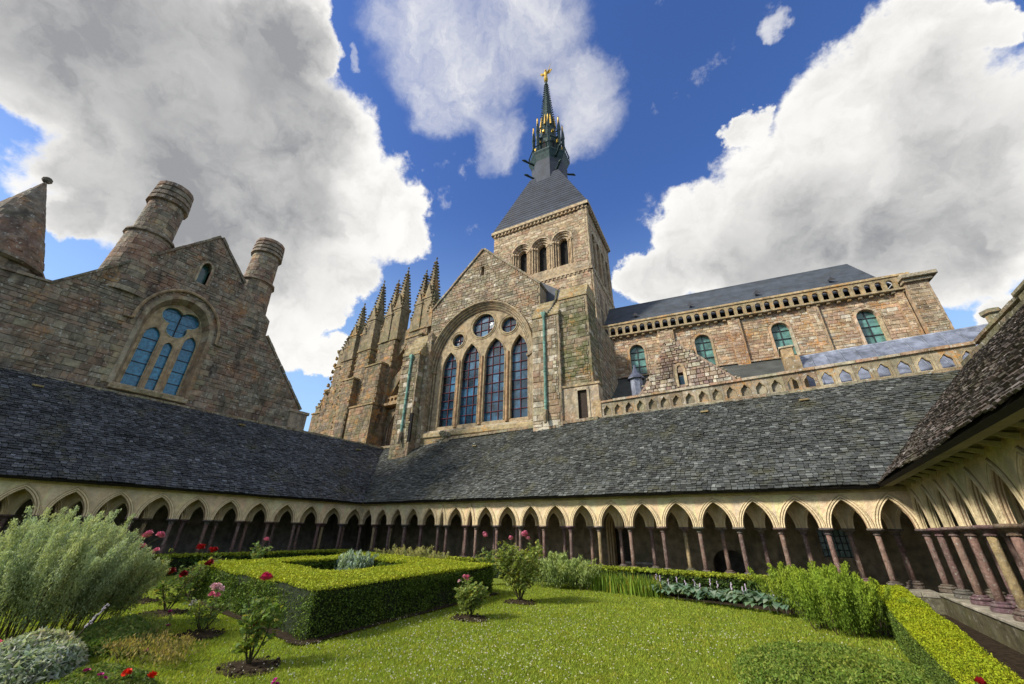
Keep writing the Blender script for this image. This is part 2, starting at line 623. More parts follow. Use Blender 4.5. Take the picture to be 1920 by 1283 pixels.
def wall_stones(outer, holes, ch, ls, gap=0.012, jit=.25, minsz=.10, seed=0):
    """irregular courses cut to an outline with openings -> list of (u0,u1,z0,z1)"""
    rr = random.Random(seed)
    hb = [(min(p[0] for p in h), max(p[0] for p in h), min(p[1] for p in h), max(p[1] for p in h)) for h in holes]
    res = []

    def fit(u0, u1, z0, z1, dep=0):
        pts = [(u0, z0), (u1, z0), (u1, z1), (u0, z1), ((u0 + u1) / 2, (z0 + z1) / 2)]
        ins = [inside(p, outer) for p in pts]
        if not any(ins) and dep > 0:
            return
        bad = 5 - sum(ins)
        for h, bb in zip(holes, hb):
            if u1 < bb[0] or u0 > bb[1] or z1 < bb[2] or z0 > bb[3]:
                continue
            bad += sum(inside(p, h) for p in pts)
        if bad == 0:
            res.append((u0 + gap, u1 - gap, z0 + gap, z1 - gap))
            return
        if bad >= 5 and dep > 0:
            return
        if max(u1 - u0, z1 - z0) < minsz * 2 or dep > 4:
            return
        if u1 - u0 > z1 - z0:
            m = (u0 + u1) / 2
            fit(u0, m, z0, z1, dep + 1)
            fit(m, u1, z0, z1, dep + 1)
        else:
            m = (z0 + z1) / 2
            fit(u0, u1, z0, m, dep + 1)
            fit(u0, u1, m, z1, dep + 1)
    U0, U1 = min(p[0] for p in outer), max(p[0] for p in outer)
    Z0, Z1 = min(p[1] for p in outer), max(p[1] for p in outer)
    z = Z0
    while z < Z1:
        h = ch * rr.uniform(1 - jit, 1 + jit)
        u = U0 - rr.uniform(0, ls[0])
        while u < U1:
            l = rr.uniform(*ls)
            if rr.random() < .12 and h > .2:
                fit(max(u, U0), min(u + l, U1), z, min(z + h / 2, Z1))
                fit(max(u, U0), min(u + l, U1), z + h / 2, min(z + h, Z1))
            else:
                fit(max(u, U0), min(u + l, U1), z, min(z + h, Z1))
            u += l
        z += h
    return res


PAL = {
    'ref': [(.20, .175, .145), (.23, .20, .165), (.175, .15, .125), (.215, .165, .135), (.26, .235, .20), (.19, .15, .125), (.175, .165, .145), (.21, .19, .16)],
    'tran': [(.29, .255, .195), (.32, .28, .21), (.26, .22, .17), (.30, .235, .18), (.36, .33, .265), (.26, .205, .155), (.25, .235, .19)],
    'tower': [(.34, .28, .20), (.39, .33, .25), (.29, .24, .18), (.34, .25, .18), (.42, .37, .29)],
    'nave': [(.40, .32, .235), (.44, .36, .27), (.38, .29, .21), (.42, .30, .21), (.48, .42, .34), (.35, .26, .195)],
    'mossy': [(.19, .18, .12), (.24, .23, .16), (.16, .15, .11), (.22, .18, .13)],
    'pale': [(.44, .40, .33), (.49, .45, .38), (.38, .29, .21), (.40, .27, .19)],
    'choir': [(.30, .24, .16), (.26, .22, .16), (.32, .22, .15), (.22, .19, .15)],
    'small': [(.26, .20, .18), (.22, .17, .17), (.32, .27, .22), (.44, .42, .38)],
}


def ptint(pal, rr, v=.10):
    c = rr.choice(PAL[pal])
    k = 1 + rr.uniform(-v, v)
    return tuple(max(0, x * k * (1 + rr.uniform(-.04, .04))) for x in c)


# shared unit stones (u, d, z) -> local x, y, z;  front face at y = 1
UNIT = []
for q in range(6):
    rr = random.Random(50 + q)
    mb = MB()
    j = lambda s=.04: rr.uniform(-s, s)
    b = .07
    mid = [Vector((-.5, .55, -.5)), Vector((.5, .55, -.5)), Vector((.5, .55, .5)), Vector((-.5, .55, .5))]
    mid = [v + Vector((j(.02), 0, j(.02))) for v in mid]
    fr = [Vector((v.x * (1 - 2 * b), 1 + j(.2), v.z * (1 - 2 * b))) for v in mid]
    bk = [Vector((v.x, 0, v.z)) for v in mid]
    fs = [(8, 9, 10, 11)]
    for i in range(4):
        k = (i + 1) % 4
        fs += [(i, k, 4 + k, 4 + i), (4 + i, 4 + k, 8 + k, 8 + i)]
    mb.add(bk + mid + fr, fs)
    UNIT.append(mb)
UMESH = {}


def unit_mesh(kind, q, mat):
    key = (kind, q)
    if key not in UMESH:
        UMESH[key] = UNIT[q].mesh('stone', mat)
    return UMESH[key]


class StoneYard:
    """collects the stones of one thing; the 300 that show largest become parts of their wall"""
    def __init__(s):
        s.items = []

    def wall(s, parent, F, outer, holes, ch, ls, depth, pal, mat, seed, gap=.012, d=0.0, jit=.25, v=.14, white=0.0):
        rr = random.Random(seed * 7 + 1)
        for (u0, u1, z0, z1) in wall_stones(outer, holes, ch, ls, gap, jit, seed=seed):
            t = ptint(pal, rr, v)
            if white and rr.random() < white:
                t = (.5, .48, .43)
            s.items.append((parent, F, u0, u1, d, d + depth * rr.uniform(.55, 1.15), z0, z1, t, mat, rr.randrange(6)))

    def finish(s, root, maxn=300, rank=True):
        def size(it):
            c = it[1]((it[2] + it[3]) / 2, 0, (it[6] + it[7]) / 2)
            dd = (c - EYE).length
            cosv = abs((c - EYE).normalized().dot(it[1].d))
            return (it[3] - it[2]) * (it[7] - it[6]) / dd ** 2 * cosv
        s.items.sort(key=size, reverse=True)
        for it in s.items[:maxn]:
            parent, F, u0, u1, d0, d1, z0, z1, t, mat, q = it
            o = bpy.data.objects.new('stone', unit_mesh(mat.name, q, mat))
            c = F((u0 + u1) / 2, d0, (z0 + z1) / 2)
            mx = Matrix(((F.u.x * (u1 - u0), F.d.x * (d1 - d0), 0, c.x), (F.u.y * (u1 - u0), F.d.y * (d1 - d0), 0, c.y),
                         (0, 0, z1 - z0, c.z), (0, 0, 0, 1)))
            o.matrix_world = mx
            o.color = (*t, 1)
            COL.objects.link(o)
            o.parent = parent
        by = {}
        for it in s.items[maxn:]:
            by.setdefault(it[9].name, []).append(it)
        mats = list(by)
        if not mats:
            return
        mb = MB()
        mi = []
        for k, mn in enumerate(mats):
            for (parent, F, u0, u1, d0, d1, z0, z1, t, mat, q) in by[mn]:
                n0 = len(mb.f)
                w, h = u1 - u0, z1 - z0
                vs = [F((u0 + u1) / 2 + v[0] * w, d0 + v[1] * (d1 - d0), (z0 + z1) / 2 + v[2] * h) for v in UNIT[q].v]
                mb.add(vs, UNIT[q].f, t)
                mi += [k] * (len(mb.f) - n0)
        o = mb.build('stonework', by[mats[0]][0][9], root)
        for mn in mats[1:]:
            o.data.materials.append(by[mn][0][9])
        o.data.polygons.foreach_set('material_index', mi)
        o['kind'] = 'stuff'


class Pieces:
    """collects single stones; each becomes an object of its own"""
    def __init__(s, name='coping_stone'):
        s.name, s.l = name, []

    def new(s):
        m = MB()
        s.l.append(m)
        return m

    def build(s, name, mat, parent):
        for m in s.l:
            m.build(s.name, mat, parent)


def coping_run(mb0, F, p0, p1, w, th, d0, d1, seg=.6, tint=None, pal='pale', rr=R):
    """stones laid along an edge from p0 to p1 in a frame"""
    a, b = Vector((p0[0], p0[1])), Vector((p1[0], p1[1]))
    L = (b - a).length
    n = max(1, int(L / seg))
    t = (b - a).normalized()
    nn = Vector((-t.y, t.x))
    if nn.y < 0:
        nn = -nn
    for i in range(n):
        s0, s1 = L * i / n + .006, L * (i + 1) / n - .006
        h = th * rr.uniform(.88, 1.1)
        q = [a + t * s0, a + t * s1, a + t * s1 + nn * h, a + t * s0 + nn * h]
        dd = d1 + rr.uniform(-.015, .015)
        vs = [F(p.x, dd, p.y) for p in q] + [F(p.x, d0, p.y) for p in q]
        mb = mb0.new() if isinstance(mb0, Pieces) else mb0
        mb.add(vs, [(0, 1, 2, 3), (7, 6, 5, 4), (0, 1, 5, 4), (1, 2, 6, 5), (2, 3, 7, 6), (3, 0, 4, 7)],
               tint or ptint(pal, rr))

# ================================================================== GROUND
def sheet(name, pts, z, mat, parent=None, tint=(1, 1, 1)):
    mb = MB()
    mb.add([(p[0], p[1], z) for p in pts], [tuple(range(len(pts)))], tint)
    return struct(mb.build(name, mat, parent))


sheet('ground', [(-400, -400), (400, -400), (400, 400), (-400, 400)], -0.30, M['soil'])
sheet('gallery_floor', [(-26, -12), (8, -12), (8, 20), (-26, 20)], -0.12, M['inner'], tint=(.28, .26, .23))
sheet('garden_soil', [(-20.55, -8), (2.74, -8), (2.74, 15.72), (-20.55, 15.72)], -0.10, M['soil'])
LAWN = [(-19.4, -7), (1.05, -7), (1.15, 5), (1.25, 10), (.6, 12.2), (-1.0, 12.6), (-3.9, 13.6), (-8, 14.2), (-19.4, 14.4)]
# gently uneven turf
_n = 70
mbl = MB()
gv = {}
for i in range(_n + 1):
    for jj in range(_n + 1):
        x, y = -19.4 + 20.8 * i / _n, -7 + 21.2 * jj / _n
        gv[i, jj] = (x, y, .022 * mn.noise(Vector((x * .7, y * .7, 3))) - .004)


def lawn_z(x, y):
    return .022 * mn.noise(Vector((x * .7, y * .7, 3))) - .004


for i in range(_n):
    for jj in range(_n):
        q = [gv[i, jj], gv[i + 1, jj], gv[i + 1, jj + 1], gv[i, jj + 1]]
        c = (sum(p[0] for p in q) / 4, sum(p[1] for p in q) / 4)
        if inside(c, LAWN):
            mbl.add(q, [(0, 1, 2, 3)])
struct(mbl.build('lawn', M['lawn']))

# ================================================================== CLOISTER
FAR_D, LEFT_X, RIGHT_X = 16.0, -20.8, 3.03
FFAR = Frame((0, FAR_D, 0), (1, 0, 0), (0, -1, 0))
FLEFT = Frame((LEFT_X, 0, 0), (0, 1, 0), (1, 0, 0))
FRIGHT = Frame((RIGHT_X, 0, 0), (0, 1, 0), (-1, 0, 0))
ZS, ZB = 1.84, .36       # springing, top of the low wall

cmb = MB()
lathe(cmb, (0, 0, 0), [(.074, .07), (.072, .5), (.068, 1.0), (.068, 1.33)], 10)
ME_SHAFT = cmb.mesh('column', M['granite'], True)
cmb = MB()
lathe(cmb, (0, 0, 0), [(.17, 0), (.19, .01), (.19, .07), (.165, .08), (.155, .085), (.18, .10), (.185, .12), (.165, .14), (.12, .15), (.13, .165), (.115, .18), (.078, .19)], 14)
ME_BASE = cmb.mesh('base', M['granite'])
cmb = MB()
lathe(cmb, (0, 0, 0), [(.07, 1.30), (.095, 1.305), (.098, 1.325), (.078, 1.335), (.085, 1.36), (.12, 1.40), (.17, 1.42), (.195, 1.425), (.205, 1.445), (.20, 1.465), (.175, 1.48)], 14)
ME_CAP = cmb.mesh('capital', M['granite'])
CT = [(.17, .11, .105), (.20, .13, .12), (.15, .10, .10), (.23, .16, .14), (.18, .125, .12)]
CTAN = (.36, .29, .17)


def column(root, F, u, d, tan=False):
    p = F(u, d, ZB)
    o = bpy.data.objects.new('column', ME_SHAFT)
    o.location = p
    o.rotation_euler.z = R.uniform(0, 6)
    t = CTAN if tan else R.choice(CT)
    k = R.uniform(.85, 1.2)
    o.color = (t[0] * k, t[1] * k, t[2] * k, 1)
    put(o, root)
    for nm, me in (('base', ME_BASE), ('capital', ME_CAP)):
        c = bpy.data.objects.new(nm, me)
        c.color = (*(x * R.uniform(.85, 1.2) for x in (.145, .112, .11)), 1)
        COL.objects.link(c)
        c.parent = o
    return o


def arch_bay(root, F, u0, u1, dc, mat, front=True, ztop=2.80, tint=(.68, .59, .42), rise=.72):
    cx, w = (u0 + u1) / 2, (u1 - u0)
    thin = ztop > 2.9
    hw = w / 2 - (.115 if thin else .155)
    rise = rise if w > .9 else rise - .12
    if hw < .14:
        hw = .14
    mb = MB()
    P = arc_open(cx, hw, ZS, ZS, rise, 16, True)
    if P[0][1] > ZS + 1e-4:
        P = [(cx - hw, ZS)] + P + [(cx + hw, ZS)]
    tn = [tuple(x * R.uniform(.93, 1.07) for x in tint) for _ in range(3)]
    th_ = .055 if thin else .09
    d0, d1 = dc - th_, dc + th_
    outer = [(u0, ZS), ] + P[0:] + [(u1, ZS), (u1, ztop), (u0, ztop)]
    # strips from the opening up to the wall head keep the triangulation clean
    n = len(P)
    top = [(u0 + (u1 - u0) * i / (n - 1), ztop) for i in range(n)]
    for i in range(n - 1):
        a, b, c, d = P[i], P[i + 1], top[i + 1], top[i]
        vs = [F(p[0], d1, p[1]) for p in (a, b, c, d)] + [F(p[0], d0, p[1]) for p in (a, b, c, d)]
        mb.add(vs, [(0, 1, 2, 3), (7, 6, 5, 4), (0, 1, 5, 4)], tn[0 if i < n // 2 else 1])
    for s, q, e in ((u0, P[0], top[0]), (u1, P[-1], top[-1])):
        vs = [F(s, d1, ZS), F(q[0], d1, ZS), F(e[0], d1, ztop), F(s, d0, ZS), F(q[0], d0, ZS), F(e[0], d0, ztop)]
        mb.add(vs, [(0, 1, 2), (3, 4, 5), (0, 1, 4, 3)], tn[0])
    o = mb.build('arch', mat, root)
    # mouldings
    mm = MB()
    ZG = (.30, .215, .15)

    def offp(o_):
        Q = arc_open(cx, hw, ZS, ZS, rise, 16, True, off=o_)
        return [(cx - hw - o_, ZS)] + Q + [(cx + hw + o_, ZS)]
    tr = [F(p[0], d1 + .012, p[1]) for p in offp(.018)]
    tube(mm, tr, .024, 5, tuple(x * 1.05 for x in tint), False)
    for dd_ in ((-.025, .025) if thin else (-.045, .0, .045)):
        tube(mm, [F(p[0], dc + dd_, p[1]) for p in offp(-.002)], .012, 4, ZG, False)
    if front:
        band(mm, F, offp(.045), offp(.062), d1, d1 + .006, (ZG,))
        band(mm, F, offp(.062), offp(.105), d1, d1 + .035, (tuple(x * 1.1 for x in tint),))
        band(mm, F, offp(.106), offp(.125), d1, d1 + .006, (ZG,))
        tr = [F(p[0], d1 + .02, p[1]) for p in offp(min(.155, w / 2 - hw - .02))]
        tube(mm, tr, .02, 5, tuple(x * .95 for x in tint), False)
    else:
        tr = [F(p[0], d0 - .012, p[1]) for p in offp(.018)]
        tube(mm, tr, .024, 5, tint, False)
    put(bpy.data.objects.new('moulding', mm.mesh('moulding', mat)), o)
    return o


def web(root, F, ua, da, ub, db, mat):
    """thin diagonal rib wall between a front and an inner column"""
    a, b = F(ua, da, 0), F(ub, db, 0)
    L = (b - a).length
    G = Frame(a, b - a, Vector((0, 0, 1)).cross(b - a))
    hw = L / 2 - .13
    if hw < .1:
        return
    P = arc_open(L / 2, hw, ZS, ZS, .55, 10, True)
    P = [(L / 2 - hw, ZS)] + P + [(L / 2 + hw, ZS)]
    n = len(P)
    mb = MB()
    top = [(L * i / (n - 1), 2.78) for i in range(n)]
    P2 = [(0, ZS)] + P + [(L, ZS)]
    top = [(0, 2.78)] + top + [(L, 2.78)]
    t = (.62, .52, .35)
    for i in range(len(P2) - 1):
        q = (P2[i], P2[i + 1], top[i + 1], top[i])
        vs = [G(p[0], .045, p[1]) for p in q] + [G(p[0], -.045, p[1]) for p in q]
        mb.add(vs, [(0, 1, 2, 3), (7, 6, 5, 4), (0, 1, 5, 4)], t)
    for s in (-.06, .0, .06):
        tube(mb, [G(p[0], s, p[1] + (.0 if s else -.015)) for p in P], .022, 4, t, False)
    mb.build('vault_rib', mat, root)


def slates(root, name, F, eave, top, ua0, ua1, ub0, ub1, mat, tints, seed, exp=.12, wr=(.10, .21), nind=300):
    """F(u,d,z); eave=(d,z) top=(d,z); row ends run from ua* at the eave to ub* at the top"""
    rr = np.random.RandomState(seed)
    dd, dz = top[0] - eave[0], top[1] - eave[1]
    L = math.hypot(dd, dz)
    tv = np.array(F.d * dd / L) + np.array([0, 0, dz / L])
    uv = np.array(F.u)
    nv = np.cross(uv, tv)
    if nv[2] < 0:
        nv = -nv
    o0 = np.array(F(0, eave[0], eave[1]))
    # deck
    mb = MB()
    for (e, t) in (((-.02, -.035), (0, -.035)),):
        pa, pb = F(ua0, eave[0], eave[1] - .02), F(ua1, eave[0], eave[1] - .02)
        pc, pd = F(ub1, top[0], top[1] - .02), F(ub0, top[0], top[1] - .02)
        dn = Vector(nv) * -.09
        mb.add([pa, pb, pc, pd, pa + dn, pb + dn, pc + dn, pd + dn],
               [(0, 1, 2, 3), (7, 6, 5, 4), (0, 1, 5, 4), (1, 2, 6, 5), (2, 3, 7, 6), (3, 0, 4, 7)], (.5, .5, .5))
    roof = mb.build(name, M['timber'], root)
    rows = int(L / exp)
    items = []
    for r in range(rows + 1):
        s = r * exp + rr.uniform(-.006, .006)
        f = min(1, s / L)
        a, b = ua0 + (ub0 - ua0) * f, ua1 + (ub1 - ua1) * f
        u = a - rr.uniform(0, .15)
        while u < b:
            w = rr.uniform(*wr)
            w = min(w, b - u + .05)
            if w > .05:
                items.append((u, w, s + rr.uniform(-.012, .012), rr.uniform(.014, .034), rr.uniform(-.09, .09), rr.uniform(-.010, .014)))
            u += w + rr.uniform(.006, .022)
    it = np.array(items)
    N = len(it)
    T = np.array(tints)[rr.randint(0, len(tints), N)] * (rr.uniform(.42, .82, (N, 1)) + .8 * rr.rand(N, 1) ** 6)
    u, w, s, th, rz, lift = it.T
    ln = exp * 1.45
    P = np.zeros((N, 8, 3))
    # local corners: lower edge raised
    sag = np.array([mn.noise(Vector((a_ * .35, b_ * .6, seed))) * .055 + mn.noise(Vector((a_ * 1.4, b_ * 1.8, seed))) * .015 for a_, b_ in zip(u, s)])
    corner = [(0, 0), (1, 0), (1, 1), (0, 1)]
    for k, (cu, cs) in enumerate(corner):
        uu = u + cu * w + (cs - .5) * rz * ln
        ss = s - .02 + cs * ln + (cu - .5) * rz * w
        up = np.where(cs == 0, .035 + lift, .004)
        up = up + sag
        base = o0 + uu[:, None] * uv + ss[:, None] * tv
        P[:, k] = base + (up + th)[:, None] * nv
        P[:, 4 + k] = base + (up)[:, None] * nv
    fc = [(0, 1, 2, 3), (0, 4, 5, 1), (1, 5, 6, 2), (3, 7, 4, 0)]
    cen = P[:, :4].mean(1)
    dist = np.linalg.norm(cen - np.array(EYE), axis=1)
    # visible inside the frame first
    rel = cen - np.array(EYE)
    zc = rel @ np.array(FWD)
    xc, yc = rel @ np.array(RIGHT), rel @ np.array(UP)
    vis = (zc > .1) & (np.abs(xc) < zc * 1.32) & (np.abs(yc) < zc * .9)
    cosv = np.abs((rel / dist[:, None]) @ nv)
    score = np.where(vis, w * cosv / dist ** 2, 0)
    order = np.argsort(-score)
    ind, rest = order[:nind], order[nind:]
    V = np.concatenate([P[rest][:, f] for f in fc])
    TT = np.concatenate([T[rest]] * 4)
    o = np_obj('slates', V, 4, TT, mat, roof)
    o['kind'] = 'stuff'
    key = 'slate' + mat.name
    if key not in UMESH:
        m2 = MB()
        m2.add([(0, 0, .031), (1, 0, .031), (1, 1, 0), (0, 1, 0), (0, 0, .0), (1, 0, .0), (1, 1, -.02), (0, 1, -.02)],
               [(0, 1, 2, 3), (0, 4, 5, 1), (1, 5, 6, 2), (3, 7, 4, 0), (7, 6, 5, 4)])
        UMESH[key] = m2.mesh('slate', mat)
    hand = 1 if np.dot(np.cross(uv, tv), nv) > 0 else -1
    for i in ind:
        ob = bpy.data.objects.new('slate', UMESH[key])
        c = o0 + u[i] * uv + (s[i] - .02) * tv + (.022 + lift[i] + sag[i]) * nv
        a1, a2 = uv + tv * rz[i], tv + uv * rz[i]
        ob.matrix_world = Matrix(((a1[0] * w[i], a2[0] * ln, nv[0], c[0]), (a1[1] * w[i], a2[1] * ln, nv[1], c[1]),
                                  (a1[2] * w[i], a2[2] * ln, nv[2], c[2]), (0, 0, 0, 1)))
        ob.color = (*T[i], 1)
        COL.objects.link(ob)
        ob.parent = roof
    return roof


SL1 = [(.085, .093, .088), (.10, .108, .10), (.07, .075, .07), (.11, .118, .11), (.055, .058, .05), (.09, .095, .08), (.14, .145, .135)]
SL2 = [(.088, .094, .104), (.105, .112, .124), (.07, .074, .082), (.125, .132, .145), (.055, .06, .062), (.11, .112, .115)]
SL3 = [(.10, .075, .06), (.13, .10, .085), (.075, .055, .045), (.17, .14, .13), (.09, .08, .06), (.24, .21, .19)]

XF = [-20.85, -19.67, -18.4, -17.23, -16.01, -14.82, -14.26, -13.04, -12.43, -11.23, -9.97, -8.8, -7.56, -6.34, -5.11,
      -3.92, -2.69, -1.46, -.31, .87, 2.0, 3.03]
YL = [16.0, 14.65, 13.3, 12.0, 10.7, 9.42, 8.15, 6.9, 5.62, 4.4, 3.2, 1.98, .75, -.5, -1.75, -3.0]
YR = [16.0, 14.75, 13.6, 12.5, 11.45, 10.4, 9.25, 8.05, 6.85, 5.65, 4.45, 3.25]
INN = -.66


def wing(label, F, cols, mat, skip, rise=.72, ztop=2.80, webs=True):
    base = F(cols[len(cols) // 2], 0, 0)
    root = thing('cloister_wing', label, 'cloister', base, 'cloister wings around the garden')
    lo, hi = min(cols), max(cols)
    # front and inner rows
    cs = sorted(cols)
    for i in range(len(cs) - 1):
        arch_bay(root, F, cs[i], cs[i + 1], 0, mat, True, ztop, rise=rise)
    inner = [(cs[i] + cs[i + 1]) / 2 for i in range(len(cs) - 1) if cs[i + 1] - cs[i] > .8]
    ext = [inner[0] - 1.15] + inner + [inner[-1] + 1.15]
    for u in cols:
        if abs(u - skip[0]) < .01 or (len(skip) > 1 and abs(u - skip[1]) < .01):
            continue
        column(root, F, u, 0, tan=R.random() < .1)
    for u in inner:
        column(root, F, u, INN, tan=R.random() < .15)
    for i in range(len(inner) - 1):
        arch_bay(root, F, inner[i], inner[i + 1], INN, mat, False, ztop, rise=rise)
    for u in inner:
        near = sorted(cs, key=lambda q: abs(q - u))[:2]
        for q in (near if webs else []):
            web(root, F, q, -.02, u, INN + .02, mat)
    return root, lo, hi, inner


# ---- far wing
far, lo, hi, innF = wing('cloister wing below the church with grey slate roof, widest of the three', FFAR, XF, M['cream'], (999,), .77)
mb = MB()
box(mb, FFAR, -20.9, 3.1, -.12, .13, 2.80, 2.90, (.50, .43, .28))  # darker green tone paints in the shade band under the eave
box(mb, FFAR, -20.8, 3.0, .13, .2, 2.84, 2.93, (.46, .40, .26))
box(mb, FFAR, -20.9, 3.1, -.80, -.12, 2.81, 2.87, (.4, .34, .22))
mb.build('cornice', M['green'], far)
mb = MB()
x = -20.55
while x < 2.75:
    w = R.uniform(.7, 1.1)
    t = R.uniform(.8, 1.1)
    box(mb, FFAR, x + .004, min(x + w, 2.78) - .004, -1.0, .28, .24, ZB, (.34 * t, .33 * t, .30 * t), .01)
    x += w
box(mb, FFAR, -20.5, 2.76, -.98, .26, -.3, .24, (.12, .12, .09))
mb.build('plinth_wall', M['kerb'], far)
# gallery back wall with door and window
mb = MB()
FBK = Frame((0, 19.5, 0), (1, 0, 0), (0, -1, 0))
win = [(.75, .95), (1.7, .95), (1.7, 1.85), (.75, 1.85)]
door = arc_open(-6.75, .62, -.1, 1.9, .75, 12, True)
arc2 = arc_open(-2.35, .62, -.1, .55, .5, 12, True)
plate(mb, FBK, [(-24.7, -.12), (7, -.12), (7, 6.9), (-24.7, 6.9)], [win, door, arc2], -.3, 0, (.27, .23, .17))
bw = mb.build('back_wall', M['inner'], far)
mb = MB()
for i in range(7):
    tube(mb, [FBK(.75 + .95 * i / 6, -.12, .95), FBK(.75 + .95 * i / 6, -.12, 1.85)], .014, 4)
for i in range(5):
    tube(mb, [FBK(.75, -.12, .95 + .9 * i / 4), FBK(1.7, -.12, .95 + .9 * i / 4)], .014, 4)
wf = mb.build('window_lattice', M['iron2'], far)
mb = MB()
box(mb, FBK, .75, 1.7, -.2, -.16, .95, 1.85, (.45, .5, .35))
mb.build('pane', M['glassN'], wf)
mb = MB()
box(mb, FBK, -24, 6.4, -1.0, -.9, -.12, 6.8, (.10, .09, .08))  # dark sheet added behind the openings so they read as shaded
mb.build('dark_backing', M['inner'], far)
mb = MB()
for s in (0, 1, 2):
    o_ = s * .09
    Pa, Pb = arc_open(-6.75, .62 - o_, -.1, 1.9, .75 - o_, 12, True), arc_open(-6.75, .62 - o_ - .07, -.1, 1.9, .75 - o_ - .07, 12, True)
    band(mb, FBK, Pa, Pb, -.3 - s * .1, .04 - s * .1, ((.56, .46, .3),))
mb.build('doorway', M['cream'], far)
mb = MB()
box(mb, FBK, -6.6, -5.2, 0, .45, .42, .50, (.4, .42, .45), .01)
box(mb, FBK, -6.5, -5.3, 0, .38, -.12, .42, (.2, .2, .2))
mb.build('stone_bench', M['kerb'], far)
slates(far, 'roof', FFAR, (.5, 2.95), (-3.6, 7.05), -20.3, 2.35, -24.4, 6.45, M['slate'], SL1, 3)
mb = Pieces()
coping_run(mb, Frame((0, 19.6, 0), (1, 0, 0), (0, -1, 0)), (-24.6, 7.02), (-7.3, 7.02), 0, .16, -.3, .18, .7, pal='tran')
mb.build('coping', M['coping'], far)

# ---- left wing
lw, lo, hi, innL = wing('cloister wing on the left below the refectory gable, with dark blue slate roof', FLEFT, YL, M['cream'], (16.0,), .77)
mb = MB()
box(mb, FLEFT, -3.1, 16.05, -.12, .13, 2.80, 2.90, (.50, .43, .28))  # eave shade put into the cornice colour here too
box(mb, FLEFT, -3.0, 15.95, .13, .2, 2.84, 2.93, (.46, .40, .26))
box(mb, FLEFT, -3.1, 16.0, -.80, -.12, 2.81, 2.87, (.4, .34, .22))
mb.build('cornice', M['green'], lw)
mb = MB()
box(mb, FLEFT, -12, 15.75, -1.0, .28, -.3, ZB, (.30, .29, .26))
mb.build('plinth_wall', M['kerb'], lw)
mb = MB()
FBL = Frame((-24.3, 0, 0), (0, 1, 0), (1, 0, 0))
box(mb, FBL, -12, 19.5, -.3, 0, -.12, 6.8, (.25, .23, .20))
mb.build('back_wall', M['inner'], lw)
slates(lw, 'roof', FLEFT, (.45, 2.95), (-3.55, 6.95), -8.0, 15.5, -8.0, 19.5, M['slate'], SL2, 4)

# ---- right wing
rw, lo, hi, innR = wing('cloister wing close on the right with brown slate roof and greenish arches', FRIGHT, YR, M['green'], (16.0,), .84, 2.98, False)
mb = MB()
box(mb, FRIGHT, 3, 15.95, -.12, .12, 2.98, 3.06, (.50, .43, .28))
box(mb, FRIGHT, 3, 16.0, -.80, -.12, 2.985, 3.05, (.4, .34, .22))
y = 3.4
while y < 15.6:                      # carved corbels under the eave
    tube(mb, [FRIGHT(y, .10, 2.90), FRIGHT(y + .05, .28, 2.96), FRIGHT(y + .1, .42, 3.0)], [.07, .05, .03], 5, (.40, .38, .24))
    y += R.uniform(.5, .75)
box(mb, FRIGHT, 3, 15.5, .40, .62, 2.91, 2.96, (.3, .3, .2))
mb.build('cornice', M['green'], rw)
mb = MB()
y = 3.0
while y < 15.6:
    w = R.uniform(.7, 1.1)
    t = R.uniform(.8, 1.15)
    box(mb, FRIGHT, y + .004, min(y + w, 15.76) - .004, -1.0, .30, .30, ZB + R.uniform(0, .006), (.36 * t, .35 * t, .32 * t), .012)
    y += w
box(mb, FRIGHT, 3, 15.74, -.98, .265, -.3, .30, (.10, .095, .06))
mb.build('plinth_wall', M['kerb'], rw)
mb = MB()
FBR = Frame((6.5, 0, 0), (0, 1, 0), (-1, 0, 0))
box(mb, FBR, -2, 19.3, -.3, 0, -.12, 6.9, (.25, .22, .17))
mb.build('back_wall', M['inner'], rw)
slates(rw, 'roof', FRIGHT, (.68, 2.98), (-3.42, 7.08), 2.0, 15.55, 2.0, 19.6, M['slateR'], SL3, 6)
mb = Pieces()
coping_run(mb, Frame((6.5, 0, 0), (0, 1, 0), (-1, 0, 0)), (6, 7.08), (19.3, 7.08), 0, .16, -.3, .12, .8, pal='mossy')
mb.build('coping', M['coping'], rw)


# small stone brackets poking out of the slates
def hook(x, y, z, lab, F=FFAR):
    mb = MB()
    p = Vector((x, y, z))
    G = Frame(p, F.u, F.d)
    box(mb, G, -.16, .16, -.25, .12, .0, .07, (.28, .23, .13), .01)
    box(mb, G, -.05, .05, -.2, .06, -.10, 0, (.12, .11, .08))
    o = mb.build('stone_hook', M['moss'])
    o['label'] = lab
    o['category'] = 'roof hook'
    o['group'] = 'stone hooks on the cloister roofs'


def on_far(x, z):
    return (x, 15.5 + (z - 2.95) + .02, z + .06)


def on_left(y, z):
    return (-20.35 - (z - 2.95) - .02, y, z + .06)


hook(*on_far(1.6, 6.45), 'flat stone hook on the far slates below the right part of the pierced parapet')
hook(*on_far(-2.1, 6.5), 'flat stone hook on the far slates below the blind left part of the parapet')
hook(*on_far(-14.9, 6.1), 'small stone hook on the far slates under the big arched window')
hook(*on_left(1.9, 6.4), 'ochre stone hook on the left slates near the left edge of the photo', FLEFT)
hook(*on_left(9.5, 6.5), 'stone hook on the left slates below the right foot of the refectory gable', FLEFT)
hook(*on_left(17.0, 6.4), 'stone hook on the left slates near the far corner of the roofs', FLEFT)

